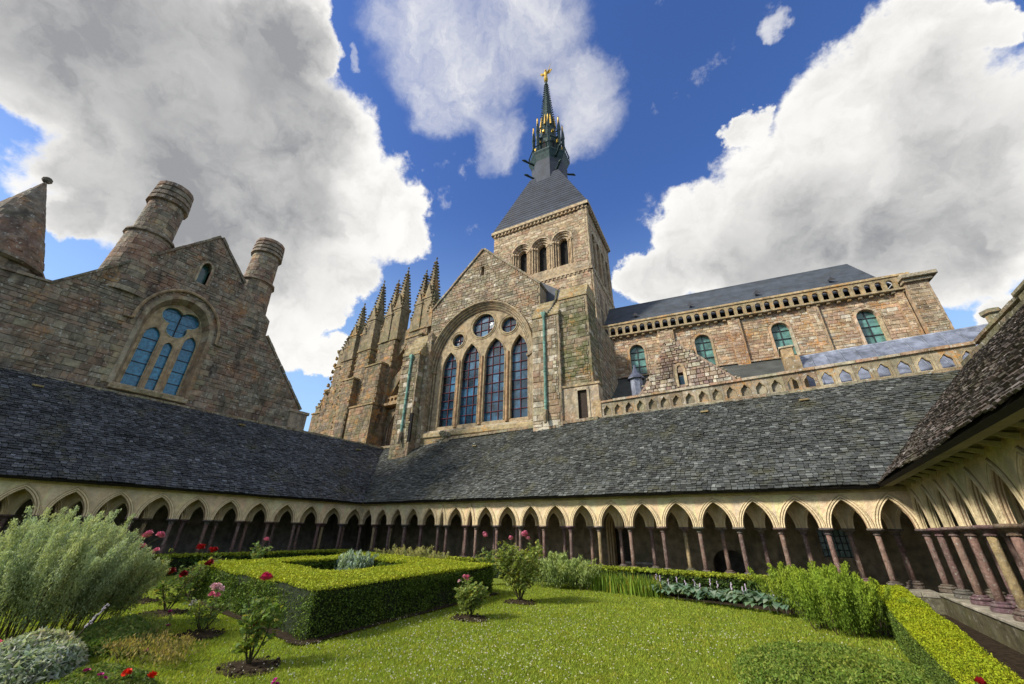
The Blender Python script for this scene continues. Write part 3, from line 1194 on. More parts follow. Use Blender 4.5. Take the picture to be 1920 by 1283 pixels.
# ================================================================== REFECTORY
ref = thing('refectory', 'rubble stone gabled hall with two round chimneys and arched trefoil window, on the left', 'building', (-24.9, 6, 0))
yard = StoneYard()
OUT = [(-8, 6.8), (13.2, 6.8), (12.8, 8.35), (9.55, 12.3), (9.5, 13.3), (7.45, 15.0), (5.55, 17.15), (1.99, 12.59), (.75, 11.05), (-8, 10.3)]
HOLE = arc_open(5.4, 1.42, 7.42, 10.75, 1.85, 16)
SLIT = arc_open(5.5, .23, 13.85, 14.8, .4, 8)
mb = MB()
plate(mb, FREF, OUT, [HOLE, SLIT], -1.1, 0, (.27, .23, .19))
gw = mb.build('gable_wall', M['ref'], ref)
ring_o = arc_open(5.4, 1.62, 7.42, 10.75, 2.05, 16)
yard.wall(gw, FREF, OUT, [ring_o, arc_open(5.5, .33, 13.8, 14.8, .5, 8)], .26, (.22, .62), .045, 'ref', M['ref'], 1, .006, 0, .42, .2)
mb = MB()
tn = [ptint('tran', R) for _ in range(9)]
Pi, Po = arc_open(5.4, 1.40, 7.42, 10.75, 1.83, 18), arc_open(5.4, 1.60, 7.42, 10.75, 2.03, 18)
band(mb, FREF, Po, Pi, -.3, .07, tn)
# splayed jamb: front ring to the tracery plane
Pj = arc_open(5.42, 1.22, 7.42, 10.72, 1.68, 18)
for i in range(len(Pi) - 1):
    mb.add([FREF(Pi[i][0], .05, Pi[i][1]), FREF(Pi[i + 1][0], .05, Pi[i + 1][1]), FREF(Pj[i + 1][0], -.5, Pj[i + 1][1]), FREF(Pj[i][0], -.5, Pj[i][1])],
           [(0, 1, 2, 3)], tn[i % 9])
band(mb, FREF, Pi, Pj, -.6, -.5, tn)
z = 7.42
k = 0
while z < 10.4:                      # long and short quoins beside the window
    h = R.uniform(.26, .34)
    for s, e in ((-1, -.25), (1, .30)):
        u = 5.4 + s * 1.6
        ww = (.42 if k % 2 else .22)
        box(mb, FREF, min(u, u + s * ww), max(u, u + s * ww), 0, .06, z + .008, z + h - .008, ptint('tran', R), .01)
    z += h
    k += 1
mb.build('window_surround', M['trim'], ref)
mb = MB()
H1 = [p for p in arc_open(5.4, 1.80, 10.7, 10.85, 2.2, 24)]
tube(mb, [FREF(p[0], .12, p[1]) for p in H1], .075, 6, (.34, .27, .19))
tube(mb, [FREF(H1[0][0] - .35, .12, 10.68), FREF(H1[0][0], .12, 10.70)], .075, 6, (.2, .17, .13))
tube(mb, [FREF(H1[-1][0] + .35, .12, 10.68), FREF(H1[-1][0], .12, 10.70)], .075, 6, (.2, .17, .13))
mb.build('hood_mould', M['trim'], ref)
# tracery
FT = Frame((-25.3, 0, 0), (0, 1, 0), (1, 0, 0))
L1 = arc_open(4.66, .34, 7.56, 10.32, .5, 10, True)
L2 = arc_open(5.45, .22, 7.56, 9.95, .3, 8, True)
L3 = arc_open(6.28, .31, 7.56, 10.42, .48, 10, True)
TF = foil(5.50, 11.46, .46, .47, 3, -math.pi / 2, 48)
mb = MB()
outT = arc_open(5.42, 1.24, 7.40, 10.72, 1.70, 18)
plate(mb, FT, outT, [L1, L2, L3, TF], -.12, .12, (.42, .34, .24))
for L in (L1, L2, L3):
    tube(mb, [FT(p[0], .12, p[1]) for p in L], .03, 5, (.40, .33, .23), False)
tube(mb, [FT(p[0], .12, p[1]) for p in TF + TF[:1]], .03, 5, (.44, .42, .30), False)
for u in (5.09, 5.83):
    tube(mb, [FT(u, .13, 7.5), FT(u, .13, 10.0)], .07, 6, (.36, .28, .21), False)
tr_ = mb.build('window_tracery', M['trim'], ref)
for (u0, u1, zz) in ((4.30, 5.02, (7.56, 8.2, 8.85, 9.5, 10.15, 10.9)), (5.2, 5.70, (7.56, 8.2, 8.85, 9.5, 10.3)), (5.95, 6.62, (7.56, 8.2, 8.85, 9.5, 10.15, 10.95))):
    for a, b in zip(zz[:-1], zz[1:]):
        mb = MB()
        k = R.uniform(.8, 1.15)
        box(mb, FT, u0, u1, -.06 + R.uniform(-.006, .006), -.03, a + .015, b - .015, (k, k, k))
        mb.build('pane', M['glassR'], tr_)
        mb = MB()
        box(mb, FT, u0, u1, -.05, .0, b - .02, b + .02, (1, 1, 1))
        mb.build('bar', M['iron2'], tr_)
for i in range(4):
    for s in (0, 1):
        mb = MB()
        k = R.uniform(.7, 1.0)
        z0 = 10.5 + i * .48
        box(mb, FT, (4.5, 5.515)[s], (5.485, 6.5)[s], -.105, -.085, z0 + .012, z0 + .468, (k, k, k))
        mb.build('pane', M['glassR'], tr_)
    mb = MB()
    box(mb, FT, 4.5, 6.5, -.084, -.075, z0 - .012, z0 + .012)
    mb.build('bar', M['iron2'], tr_)
mb = MB()
box(mb, FT, 5.485, 5.515, -.04, .01, 10.4, 12.4)
mb.build('bar', M['iron2'], tr_)
mb = MB()
box(mb, FREF, 3.9, 6.95, -.6, .22, 7.2, 7.42, (.36, .30, .21), .03)
box(mb, FREF, 4.0, 6.85, -.6, .05, 7.42, 7.52, (.42, .35, .25), .02)
mb.build('window_sill', M['coping'], ref)
mb = MB()
band(mb, FREF, arc_open(5.5, .33, 13.8, 14.8, .5, 10), arc_open(5.5, .23, 13.85, 14.8, .4, 10), -.5, .06, [ptint('tran', R) for _ in range(4)])
sl = mb.build('slit_window', M['trim'], ref)
mb = MB()
box(mb, FREF, 5.25, 5.75, -.4, -.36, 13.8, 15.25, (.35, .5, .4))
mb.build('pane', M['glassN'], sl)
# coping of the gable
mb = Pieces()
coping_run(mb, FREF, (5.55, 17.13), (7.45, 14.98), 0, .13, -1.15, .10, .5, pal='ref')
coping_run(mb, FREF, (5.55, 17.13), (1.99, 12.57), 0, .13, -1.15, .10, .5, pal='ref')
coping_run(mb, FREF, (1.99, 12.57), (.75, 11.03), 0, .10, -1.15, .08, .5, pal='ref')
coping_run(mb, FREF, (9.55, 12.28), (12.8, 8.35), 0, .12, -1.15, .10, .5, pal='ref')
coping_run(mb, FREF, (-8, 10.28), (.75, 11.03), 0, .12, -1.15, .10, .5, pal='ref')
mb.build('coping', M['coping'], ref)
mb = Pieces()
coping_run(mb, Frame((-24.6, 0, 0), (0, 1, 0), (1, 0, 0)), (-8, 6.86), (19.4, 6.98), 0, .15, -.2, .28, .55, pal='tran')
mb.build('flashing_stones', M['coping'], ref)
# pier at the right end
mb = MB()
F2 = Frame((-25.0, 0, 0), (0, 1, 0), (1, 0, 0))
box(mb, F2, 12.2, 13.3, -2.0, .45, 6.8, 8.1, (.3, .26, .22))
box(mb, F2, 12.1, 13.4, -2.1, .52, 8.1, 8.28, (.34, .31, .26), .03)
mb.build('end_pier', M['ref'], ref)
# side and rear volume
mb = MB()
box(mb, FREF, .6, 9.4, -9, -1.1, 0, 10.8, (.25, .22, .18))
box(mb, FREF, -8, 13, -9, -1.1, 0, 7.5, (.25, .22, .18))
mb.add([FREF(1.0, -1.1, 10.8), FREF(9.4, -1.1, 12), FREF(5.55, -1.1, 16.6), FREF(1.0, -9, 10.8), FREF(9.4, -9, 12), FREF(5.55, -9, 16.6)],
       [(0, 2, 5, 3), (1, 4, 5, 2), (3, 5, 4)], (.2, .2, .2))
mb.build('rear_volume', M['ref'], ref)


def chimney(cu, cd, segs, lab):
    """segs: (z0, z1, r0, r1)"""
    mbc = MB()
    F = FREF
    c = F(cu, cd, 0)
    for z0, z1, r0, r1 in segs:
        z = z0
        while z < z1 - .05:
            h = min(R.uniform(.26, .36), z1 - z)
            ra = r0 + (r1 - r0) * (z - z0) / (z1 - z0)
            rb = r0 + (r1 - r0) * (z + h - z0) / (z1 - z0)
            nst = 10
            off = R.random()
            for k in range(nst):
                a0, a1 = 2 * math.pi * (k + off + .012) / nst, 2 * math.pi * (k + 1 + off - .012) / nst
                am = (a0 + a1) / 2
                vs = []
                for (r, zz) in ((ra, z + .01), (rb, z + h - .01)):
                    for a in (a0, am, a1):
                        vs.append(c + Vector((r * math.cos(a), r * math.sin(a), zz)))
                    for a in (a0, am, a1):
                        vs.append(c + Vector(((r - .06) * math.cos(a), (r - .06) * math.sin(a), zz)))
                mbc.add(vs, [(0, 1, 7, 6), (1, 2, 8, 7), (6, 7, 10, 9), (7, 8, 11, 10), (0, 3, 4, 1), (1, 4, 5, 2), (0, 6, 9, 3), (2, 5, 11, 8)],
                        ptint('ref', R, .25) if R.random() < .7 else ptint('tran', R))
            z += h
        lathe(mbc, c, [(r0 - .05, z0), (r1 - .05, z1)], 12, (.2, .18, .15))
    o = mbc.build('chimney', M['ref'], ref)
    o['label'] = lab
    return o, c


ch, c = chimney(2.95, -.95, [(11.8, 15.4, 1.22, .98), (15.5, 17.75, .86, .80)], 'tall round stone chimney left of the gable peak')
mb = MB()
lathe(mb, c, [(.98, 15.38), (1.10, 15.44), (1.08, 15.55), (.84, 15.62)], 14, (.22, .19, .16))
mb.build('collar', M['ref'], ch)
for i, zz in enumerate((17.75, 18.1, 18.45, 18.8)):
    mb = MB()
    lathe(mb, c, [(.80, zz), (.95 - .03 * i, zz + .05), (.93 - .03 * i, zz + .30), (.78, zz + .35)], 14, ptint('ref', R))
    mb.build('cap_ring', M['ref'], ch)
ch, c = chimney(8.45, -.95, [(12.4, 15.7, 1.08, .92), (15.8, 17.9, .84, .78)], 'shorter round stone chimney right of the gable peak')
mb = MB()
lathe(mb, c, [(.92, 15.68), (1.04, 15.74), (1.02, 15.86), (.82, 15.92)], 14, (.22, .19, .16))
mb.build('collar', M['ref'], ch)
for i, zz in enumerate((17.9, 18.2, 18.5, 18.8)):
    mb = MB()
    lathe(mb, c, [(.78, zz), (.93 - .02 * i, zz + .05), (.91 - .02 * i, zz + .25), (.76, zz + .3)], 14, ptint('ref', R))
    mb.build('cap_ring', M['ref'], ch)
# conical stair turret, far left
c = FREF(-1.15, -1.3, 0)
mb = MB()
lathe(mb, c, [(1.55, 9), (1.55, 11.45)], 8, (.24, .20, .16))
tt = mb.build('stair_turret', M['ref'], ref)
mb = MB()
for i in range(15):
    z0, z1 = 11.62 + i * .30, 11.62 + (i + 1) * .30 + .02
    f0, f1 = 1 - i / 15.3, 1 - (i + 1) / 15.3
    lathe(mb, c, [(1.62 * f0 + .02, z0), (1.62 * f1 + .02, z1)], 12, ptint('ref', R, .2), R.random())
mb.build('turret_roof', M['ref'], tt)
mb = MB()
lathe(mb, c, [(1.60, 11.40), (1.74, 11.48), (1.72, 11.60), (1.5, 11.66)], 12, (.22, .19, .16))
mb.build('cornice', M['ref'], tt)
mb = MB()
blob(mb, c + Vector((0, 0, 16.3)), .19, .19, .17, 8, 5, (.2, .19, .17), .02)
mb.build('finial', M['ref'], tt)
yard.finish(ref)

# ================================================================== ABBEY CHURCH
ch_ = thing('abbey_church', 'granite abbey church with square belfry tower, thin green spire and great traceried transept window', 'church',
            CO_ + EB * 10 + EA * 3)
cy = StoneYard()
F0 = FC(0)
# ---- transept front
ACX, AHW, AZ0, AZS, ARI = -.47, 4.38, 7.62, 12.4, 4.9
OUT = [(-5.1, 5.5), (4.5, 5.5), (4.5, 17.7), (-.44, 22.6), (-5.1, 17.95)]
HOLE = arc_open(ACX, AHW - .05, AZ0, AZS, ARI - .05, 32)
SLIT = [(-.62, 20.0), (-.32, 20.0), (-.32, 20.9), (-.62, 20.9)]
mb = MB()
plate(mb, F0, OUT, [HOLE, SLIT], -1.2, 0, (.30, .25, .19))
tw = mb.build('transept_wall', M['tran'], ch_)
cy.wall(tw, F0, OUT, [arc_open(ACX, AHW + .12, 5.0, AZS, ARI + .12, 32), SLIT], .25, (.22, .62), .05, 'tran', M['tran'], 11, .007, 0, .42, .25, .05)
mb = MB()
box(mb, F0, -.7, -.24, -.9, -.5, 19.9, 21, (.02, .02, .02))
mb.build('slit_window', M['black'], ch_)
mb = MB()
tn = [ptint('tran', R) for _ in range(13)]
for k, (o0, o1, da, db) in enumerate(((.12, -.02, -.1, .10), (-.0, -.15, -.3, -.05), (-.15, -.30, -.4, -.17), (-.30, -.46, -.6, -.30))):
    A = arc_open(ACX, AHW, AZ0, AZS, ARI, 34, off=o0)
    B = arc_open(ACX, AHW, AZ0, AZS, ARI, 34, off=o1)
    band(mb, F0, A, B, da, db, [tuple(x * (1.15 - .03 * k) for x in t) for t in tn])
    tube(mb, [F0(p[0], db + .03, p[1]) for p in arc_open(ACX, AHW, AZ0, AZS, ARI, 34, off=(o0 + o1) / 2 + .02)], .055, 5, (.40, .34, .24), False)
for o1, dg in ((-.02, .02), (-.155, -.10), (-.305, -.22), (-.46, -.33)):      # dark tubes laid in the hollows between the rolls
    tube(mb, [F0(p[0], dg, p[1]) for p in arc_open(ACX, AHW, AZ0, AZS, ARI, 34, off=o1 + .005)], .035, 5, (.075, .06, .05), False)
for s in (-1, 1):       # shaft capitals at the springing
    for k in range(4):
        u = ACX + s * (AHW - .15 * k)
        box(mb, F0, u - .09, u + .09, -.1 * k - .1, .16 - .1 * k, AZS - .12, AZS + .05, (.26, .22, .17))
mb.build('arch_moulding', M['tran'], ch_)
FB = FC(.5)
LT = [(-3.12, .68, 8.15, 12.55, 1.35), (-1.27, .80, 8.15, 12.75, 1.5), (.78, .84, 8.15, 12.8, 1.5), (2.74, .68, 8.15, 12.75, 1.4)]
holes = [arc_open(c, h, z0, zs, ri, 16, True) for c, h, z0, zs, ri in LT]
CR = [(-.33, 15.58, 1.0), (1.88, 15.12, .66), (-2.54, 14.78, .56)]
holes += [circ(c, z, r, 24) for c, z, r in CR]
mb = MB()
plate(mb, FB, arc_open(ACX, AHW - .35, AZ0 + .1, AZS, ARI - .35, 32), holes, -.15, .15, (.37, .31, .22))
for h in holes[:4]:
    tube(mb, [FB(p[0], .15, p[1]) for p in h], .055, 5, (.38, .32, .22), False)
for c, z, r in CR:
    q = circ(c, z, r + .02, 24)
    tube(mb, [FB(p[0], .15, p[1]) for p in q + q[:1]], .06, 5, (.43, .37, .25), False)
    q = circ(c, z, r + .17, 24)
    tube(mb, [FB(p[0], .15, p[1]) for p in q + q[:1]], .04, 5, (.36, .3, .2), False)
for u in (-2.25, -.27, 1.84):
    tube(mb, [FB(u, .16, 8.0), FB(u, .16, 13.0)], .13, 6, (.40, .27, .17), False)
tr_ = mb.build('window_tracery', M['trim'], ch_)


def glaze(F, d, u0, u1, z0, z1, nu, nz, holes_, parent, gm, bm, bw=.017, kr=(.6, 1.15)):
    for i in range(nu):
        for j in range(nz):
            a, b = u0 + (u1 - u0) * i / nu, u0 + (u1 - u0) * (i + 1) / nu
            e, f = z0 + (z1 - z0) * j / nz, z0 + (z1 - z0) * (j + 1) / nz
            pts = [(a + .03, e + .03), (b - .03, e + .03), (b - .03, f - .03), (a + .03, f - .03), ((a + b) / 2, (e + f) / 2)]
            if not any(inside(p, h) for p in pts for h in holes_):
                continue
            m_ = MB()
            k = R.uniform(*kr)
            t = R.uniform(-.012, .012)
            w = R.uniform(-.012, .012)
            vs = [F(a, d + t, e), F(b, d - t, e), F(b, d - t + w, f), F(a, d + t + w, f)]
            vs += [v - F.d * .02 for v in vs]
            m_.add(vs, [(0, 1, 2, 3), (7, 6, 5, 4), (0, 1, 5, 4), (1, 2, 6, 5), (2, 3, 7, 6), (3, 0, 4, 7)], (k, k, k))
            m_.build('pane', gm, parent)
    for i in range(1, nu):
        u = u0 + (u1 - u0) * i / nu
        m_ = MB()
        box(m_, F, u - bw, u + bw, d + .02, d + .06, z0, z1)
        m_.build('bar', bm, parent)
    for j in range(1, nz):
        z = z0 + (z1 - z0) * j / nz
        m_ = MB()
        box(m_, F, u0, u1, d + .025, d + .065, z - bw, z + bw)
        m_.build('bar', bm, parent)


for (c, h, z0, zs, ri), nu, hh in zip(LT, (2, 3, 3, 2), holes):
    glaze(FB, -.1, c - h, c + h, z0, zs + ri, nu, 9, [hh], tr_, M['glassT'], M['iron'], kr=(.35, 2.0))
for (c, z, r), nu, hh in zip(CR, (3, 2, 2), holes[4:]):
    glaze(FB, -.1, c - r, c + r, z - r, z + r, nu, nu, [hh], tr_, M['glassT'], M['iron'], kr=(.35, 2.0))
mb = MB()
box(mb, F0, -5.0, 4.35, -.9, .35, 7.28, 7.62, (.40, .34, .22), .05)
box(mb, F0, -4.6, 3.9, -.9, .12, 7.62, 7.8, (.42, .38, .30), .05)
box(mb, F0, -5.4, 4.6, -.9, .25, 6.3, 7.28, (.30, .25, .15))
mb.build('window_sill', M['balus'], ch_)
mb = MB()
for k in range(9):
    blob(mb, F0(-2.45 + R.uniform(-.45, .45), .42, 7.15 + R.uniform(-.35, .35)), .2, .2, .18, 6, 4, (.2, .19, .16), .3)
mb.build('carved_block', M['coping'], ch_)
mb = Pieces()
coping_run(mb, F0, (-.44, 22.55), (4.55, 17.6), 0, .16, -1.25, .14, .6, pal='tran')
coping_run(mb, F0, (-.44, 22.55), (-5.1, 17.9), 0, .16, -1.25, .14, .6, pal='tran')
mb.build('gable_coping', M['coping'], ch_)
# transept body and roof back to the tower
mb = MB()
box(mb, F0, -6.0, 7.4, -9.0, -1.2, 5, 16.2, (.26, .22, .17))
tbd = mb.build('transept_body', M['tran'], ch_)
cy.wall(tbd, Frame(CO_ + EA * 7.4, EB, EA), [(.9, 6), (9, 6), (9, 16.1), (.9, 16.1)], [], .3, (.35, .8), .035, 'tran', M['tran'], 14, .008, 0, .3, .2)
mb = MB()
mb.add([F0(-5.9, -1.2, 16.2), F0(7.3, -1.2, 16.2), F0(-.44, -1.2, 22.2), F0(-5.9, -9, 16.2), F0(7.3, -9, 16.2), F0(-.44, -9, 22.2)],
       [(0, 2, 5, 3), (1, 4, 5, 2), (0, 1, 2)], (.08, .09, .11))
mb.build('transept_roof', M['slateC'], ch_)


def weathering(mb, F, u0, u1, z0, dfront, n, rise, step, pal='tran'):
    for i in range(n):
        box(mb, F, u0 - .04, u1 + .04, -1.0, dfront + .06 - i * step, z0 + i * rise, z0 + (i + 1) * rise - .02,
            (.40, .35, .24) if i % 2 else (.36, .30, .18), .02)
        box(mb, F, u0 + .02, u1 - .02, -1.0, dfront - .03 - i * step, z0 + (i + 1) * rise - .03, z0 + (i + 1) * rise + .01, (.1, .09, .06))


def butt(name, F, u0, u1, d, z0, z1, pal, mat, seed, st=(.30, (.4, .85)), holes_=(), white=0.0, both=True, depth=.035, core=(.27, .23, .17)):
    m_ = MB()
    box(m_, F, u0, u1, -1.0, d, z0, z1, core)
    o = m_.build(name, mat, ch_)
    G = Frame(F(0, d, 0), F.u, F.d)
    cy.wall(o, G, [(u0, z0), (u1, z0), (u1, z1), (u0, z1)], list(holes_), st[0], st[1], depth, pal, mat, seed, .01, 0, .2, .2, white)
    if both:         # the flank seen from the garden
        S = Frame(F(u1, 0, 0), -F.d, F.u)
        cy.wall(o, S, [(-d, z0), (1.0, z0), (1.0, z1), (-d, z1)], [], st[0], st[1], depth, pal, mat, seed + 50, .01, 0, .2, .2, white)
    return o


b1 = butt('buttress', F0, 4.45, 6.25, 1.2, 5.8, 14.1, 'tran', M['tran'], 21, (.42, (.5, 1.0)), (), .28)
mb = MB()
weathering(mb, F0, 4.45, 6.25, 14.1, 1.2, 8, .22, .15)
mb.build('weathering', M['balus'], b1)
dh = [(7.0, 5.5), (7.9, 5.5), (7.9, 9.0), (7.0, 9.0)]
b2 = butt('buttress', F0, 6.25, 8.1, .95, 5.8, 15.2, 'mossy', M['moss'], 22, (.3, (.35, .8)), [[(6.25, 5.5), (8.1, 5.5), (8.1, 9.2), (6.25, 9.2)]], .05)
mb = MB()
weathering(mb, F0, 6.25, 8.1, 15.2, .95, 5, .22, .12)
mb.build('weathering', M['balus'], b2)
mb = MB()
box(mb, F0, 6.25, 8.5, .9, 1.14, 9.1, 9.25, (.42, .34, .22), .02)
box(mb, F0, 6.28, 7.12, .95, 1.08, 6.5, 9.1, (.40, .34, .27))
box(mb, F0, 7.78, 8.4, .2, 1.08, 6.5, 9.1, (.42, .36, .28))
box(mb, F0, 7.12, 7.78, .95, 1.08, 8.88, 9.1, (.40, .34, .27))
box(mb, F0, 7.05, 7.18, 1.05, 1.12, 6.5, 8.98, (.45, .40, .32))
box(mb, F0, 7.72, 7.85, 1.05, 1.12, 6.5, 8.98, (.45, .40, .32))
box(mb, F0, 7.05, 7.85, 1.05, 1.12, 8.86, 9.0, (.45, .40, .32))
dj = mb.build('door_frame', M['tran'], ch_)
mb = MB()
box(mb, F0, 7.12, 7.78, .952, .97, 6.5, 8.88, (.9, .7, .6))
mb.build('door', M['timber'], dj)
b3 = butt('buttress', F0, -6.65, -5.05, 1.0, 5.5, 13.6, 'mossy', M['tran'], 23, (.34, (.35, .8)), (), .12)
mb = MB()
weathering(mb, F0, -6.65, -5.05, 13.6, 1.0, 9, .24, .14)
mb.build('weathering', M['balus'], b3)
b4 = butt('buttress', F0, -5.0, -4.62, .35, 5.5, 15.6, 'tran', M['tran'], 24, (.3, (.2, .4)), (), .05)
mb = MB()
box(mb, F0, -5.35, -4.95, .9, 1.02, 7.0, 9.0, (.03, .03, .03))
mb.build('slit_window', M['black'], ch_)
# verdigris rainwater pipes
for (u, d, za, zb, lab) in ((5.30, 1.30, 14.1, 7.9, 'verdigris rainwater pipe right of the window'), (-5.72, 1.1, 13.3, 7.7, 'verdigris rainwater pipe left of the window')):
    mb = MB()
    tube(mb, [F0(u, d, za), F0(u, d, zb)], .085, 8)
    z = zb + .5
    while z < za:
        lathe(mb, F0(u, d, z), [(.115, -.05), (.115, .05)], 8)
        z += 1.9
    lathe(mb, F0(u, d, za), [(.1, -.1), (.2, .15), (.2, .28)], 4, (1, 1, 1), .5)
    o = mb.build('drainpipe', M['pipe'], ch_)
    o['label'] = lab
    mb = MB()
    tube(mb, [F0(u, d, zb), F0(u, d + .1, zb - .35), F0(u + .05, d + .2, zb - .8)], [.12, .16, .08], 6, (.25, .2, .15))
    mb.build('spout', M['coping'], o)
mb = MB()      # broken lead gutter over the right buttress
tube(mb, [F0(5.45, 1.25, 14.2), F0(5.65, .8, 14.9), F0(5.8, .3, 15.8), F0(5.85, .1, 16.6)], [.10, .07, .09, .12], 6, (.1, .1, .09))
mb.build('gutter', M['moss'], ch_)

# ---- tower
TB, TA0, TA1, TDP = 9.0, -5.0, 6.12, 8.4
FTW = FC(TB)
FTS = Frame(CO_ + EA * TA1, EB, EA)      # side: u = b, outward = +a
OUTW = [(TA0, 14), (TA1, 14), (TA1, 32.5), (TA0, 32.5)]
BEL = [(-1.48, .50), (.83, .52), (3.24, .50)]
hb = [arc_open(c, 1.12, 25.4, 29.2, 1.12, 16) for c, w in BEL]
mb = MB()
plate(mb, FTW, OUTW, hb, -1.0, 0, (.33, .27, .19))
tf = mb.build('tower_wall', M['tower'], ch_)
cy.wall(tf, FTW, [(TA0, 14), (TA1, 14), (TA1, 32.4), (TA0, 32.4)], [arc_open(c, 1.2, 25.0, 29.2, 1.2, 16) for c, w in BEL], .36, (.5, 1.0), .035, 'tower', M['tower'], 31, .01, 0, .15, .18)
SB0, SB1 = TB, TB + TDP
hs_ = [arc_open(TB + 1.6 + i * 1.75, .62, 25.4, 29.4, .62, 12) for i in range(4)]
mb = MB()
plate(mb, FTS, [(SB0, 12), (SB1, 12), (SB1, 32.5), (SB0, 32.5)], hs_, -1.0, 0, (.32, .28, .22))
ts = mb.build('tower_wall', M['tower'], ch_)
cy.wall(ts, FTS, [(SB0, 12), (SB1, 12), (SB1, 32.4), (SB0, 32.4)], [arc_open(TB + 1.6 + i * 1.75, .7, 25.2, 29.4, .7, 12) for i in range(4)], .36, (.5, 1.0), .035, 'tower', M['tower'], 32, .01, 0, .15, .18)
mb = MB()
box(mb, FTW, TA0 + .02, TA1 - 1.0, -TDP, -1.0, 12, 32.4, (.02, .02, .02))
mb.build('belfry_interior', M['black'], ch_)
for c, w in BEL:
    mb = MB()
    tn = [ptint('tower', R, .2) for _ in range(7)]
    for k, (ra, rb, da, db) in enumerate(((1.22, 1.06, -.1, .07), (1.12, .92, -.4, -.08), (.92, .72, -.6, -.24), (.72, w, -.95, -.42))):
        band(mb, FTW, arc_open(c, ra, 25.2 if k else 28.9, 29.2, ra, 18), arc_open(c, rb, 25.2 if k else 28.9, 29.2, rb, 18), da, db, [tuple(x * 1.08 for x in t) for t in tn])
        if k:
            for s in (-1, 1):
                tube(mb, [FTW(c + s * (rb + .06), db + .05, 25.9), FTW(c + s * (rb + .06), db + .05, 29.1)], .07, 6, (.45, .36, .25))
                box(mb, FTW, c + s * (rb + .06) - .11, c + s * (rb + .06) + .11, db - .05, db + .18, 29.05, 29.28, (.40, .33, .24))
    box(mb, FTW, c - 1.12, c + 1.12, -.95, -.02, 24.9, 25.9, (.36, .30, .22))
    bo = mb.build('belfry_window', M['tower'], ch_)
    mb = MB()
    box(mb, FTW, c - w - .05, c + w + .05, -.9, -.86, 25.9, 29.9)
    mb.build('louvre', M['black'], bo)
for i in range(4):
    c = TB + 1.6 + i * 1.75
    mb = MB()
    for k, (ra, rb, da, db) in enumerate(((.75, .60, -.1, .06), (.62, .42, -.9, -.2))):
        band(mb, FTS, arc_open(c, ra, 25.2, 29.4, ra, 12), arc_open(c, rb, 25.2, 29.4, rb, 12), da, db, [ptint('tower', R) for _ in range(5)])
    bo = mb.build('belfry_window', M['tower'], ch_)
    mb = MB()
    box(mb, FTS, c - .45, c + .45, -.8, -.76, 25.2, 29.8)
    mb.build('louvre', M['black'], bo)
for F, a, b in ((FTW, TA0, TA1), (FTS, SB0, SB1)):
    mb = MB()
    box(mb, F, a - .3, b + .3, -.3, .34, 32.75, 33.2, (.42, .36, .26), .05)
    box(mb, F, a - .1, b + .1, -.3, .14, 32.45, 32.75, (.36, .30, .21), .03)
    u = a + .1
    while u < b - .1:
        box(mb, F, u, u + .2, 0, .26, 32.42, 32.75, (.34, .28, .2), .02)
        u += .46
    mb.build('cornice', M['tower'], ch_)
    mb = MB()
    box(mb, F, a - .12, b + .12, -.2, .12, 24.55, 24.85, (.40, .33, .24), .03)
    u = a + .1
    while u < b - .1:
        box(mb, F, u, u + .16, 0, .11, 24.30, 24.60, (.30, .25, .18), .02)
        u += .46
    mb.build('string_course', M['tower'], ch_)
    mb = MB()
    box(mb, F, a - .08, b + .08, -.2, .08, 21.0, 21.22, (.38, .32, .23), .02)
    mb.build('string_course', M['tower'], ch_)
# corner pilasters and lower stage arcading
for F, a, b, za, zb in ((FTW, TA0, TA0 + .9, 24.85, 32.45), (FTW, TA1 - .9, TA1, 24.85, 32.45), (FTS, SB0, SB0 + .7, 24.85, 32.45),
                        (FTS, SB1 - .7, SB1, 24.85, 32.45), (FTS, SB0, SB0 + .7, 12, 24.5), (FTS, SB1 - .7, SB1, 12, 24.5)):
    mb = MB()
    box(mb, F, a, b, -.1, .06, za, zb, (.36, .31, .23))
    o = mb.build('pilaster', M['tower'], ch_)
    cy.wall(o, Frame(F(0, .06, 0), F.u, F.d), [(a, za), (b, za), (b, zb), (a, zb)], [], .36, (.4, .9), .035, 'tower', M['tower'], int(za + a), .01, 0, .15, .18)
for c in (TB + 2.2, TB + 4.2, TB + 6.2):
    mb = MB()
    band(mb, FTS, arc_open(c, .75, 18.8, 22.8, .75, 12), arc_open(c, .5, 18.8, 22.8, .5, 12), -.1, .07, [ptint('tower', R) for _ in range(5)])
    box(mb, FTS, c - .5, c + .5, 0, .05, 18.8, 23.0, (.16, .13, .10))
    mb.build('blind_arch', M['tower'], ch_)
mb = MB()
band(mb, FTW, arc_open(3.0, .9, 22.0, 22.6, .9, 12), arc_open(3.0, .65, 22.0, 22.6, .65, 12), -.1, .08, [ptint('tower', R) for _ in range(5)])
mb.build('blind_arch', M['tower'], ch_)

# ---- tower roof and spire
TC = CO_ + EA * .56 + EB * (TB + TDP / 2)
EYAW = PHI


def rp(r, n, z, rot=0.0, sx=1.0, sy=1.0):
    return [TC + EA * (r * math.cos(2 * math.pi * (k + rot) / n) * sx) + EB * (r * math.sin(2 * math.pi * (k + rot) / n) * sy) + Vector((0, 0, z)) for k in range(n)]


def loft(mb, rings, tint=(1, 1, 1), cap=True):
    n = len(rings[0])
    vs = [p for r in rings for p in r]
    fs = [(i * n + k, i * n + (k + 1) % n, (i + 1) * n + (k + 1) % n, (i + 1) * n + k) for i in range(len(rings) - 1) for k in range(n)]
    if cap:
        fs.append(tuple((len(rings) - 1) * n + k for k in range(n)))
    mb.add(vs, fs, tint)


def sq(hx, hy, z):
    return [TC + EA * (sx * hx) + EB * (sy * hy) + Vector((0, 0, z)) for sx, sy in ((-1, -1), (1, -1), (1, 1), (-1, 1))]


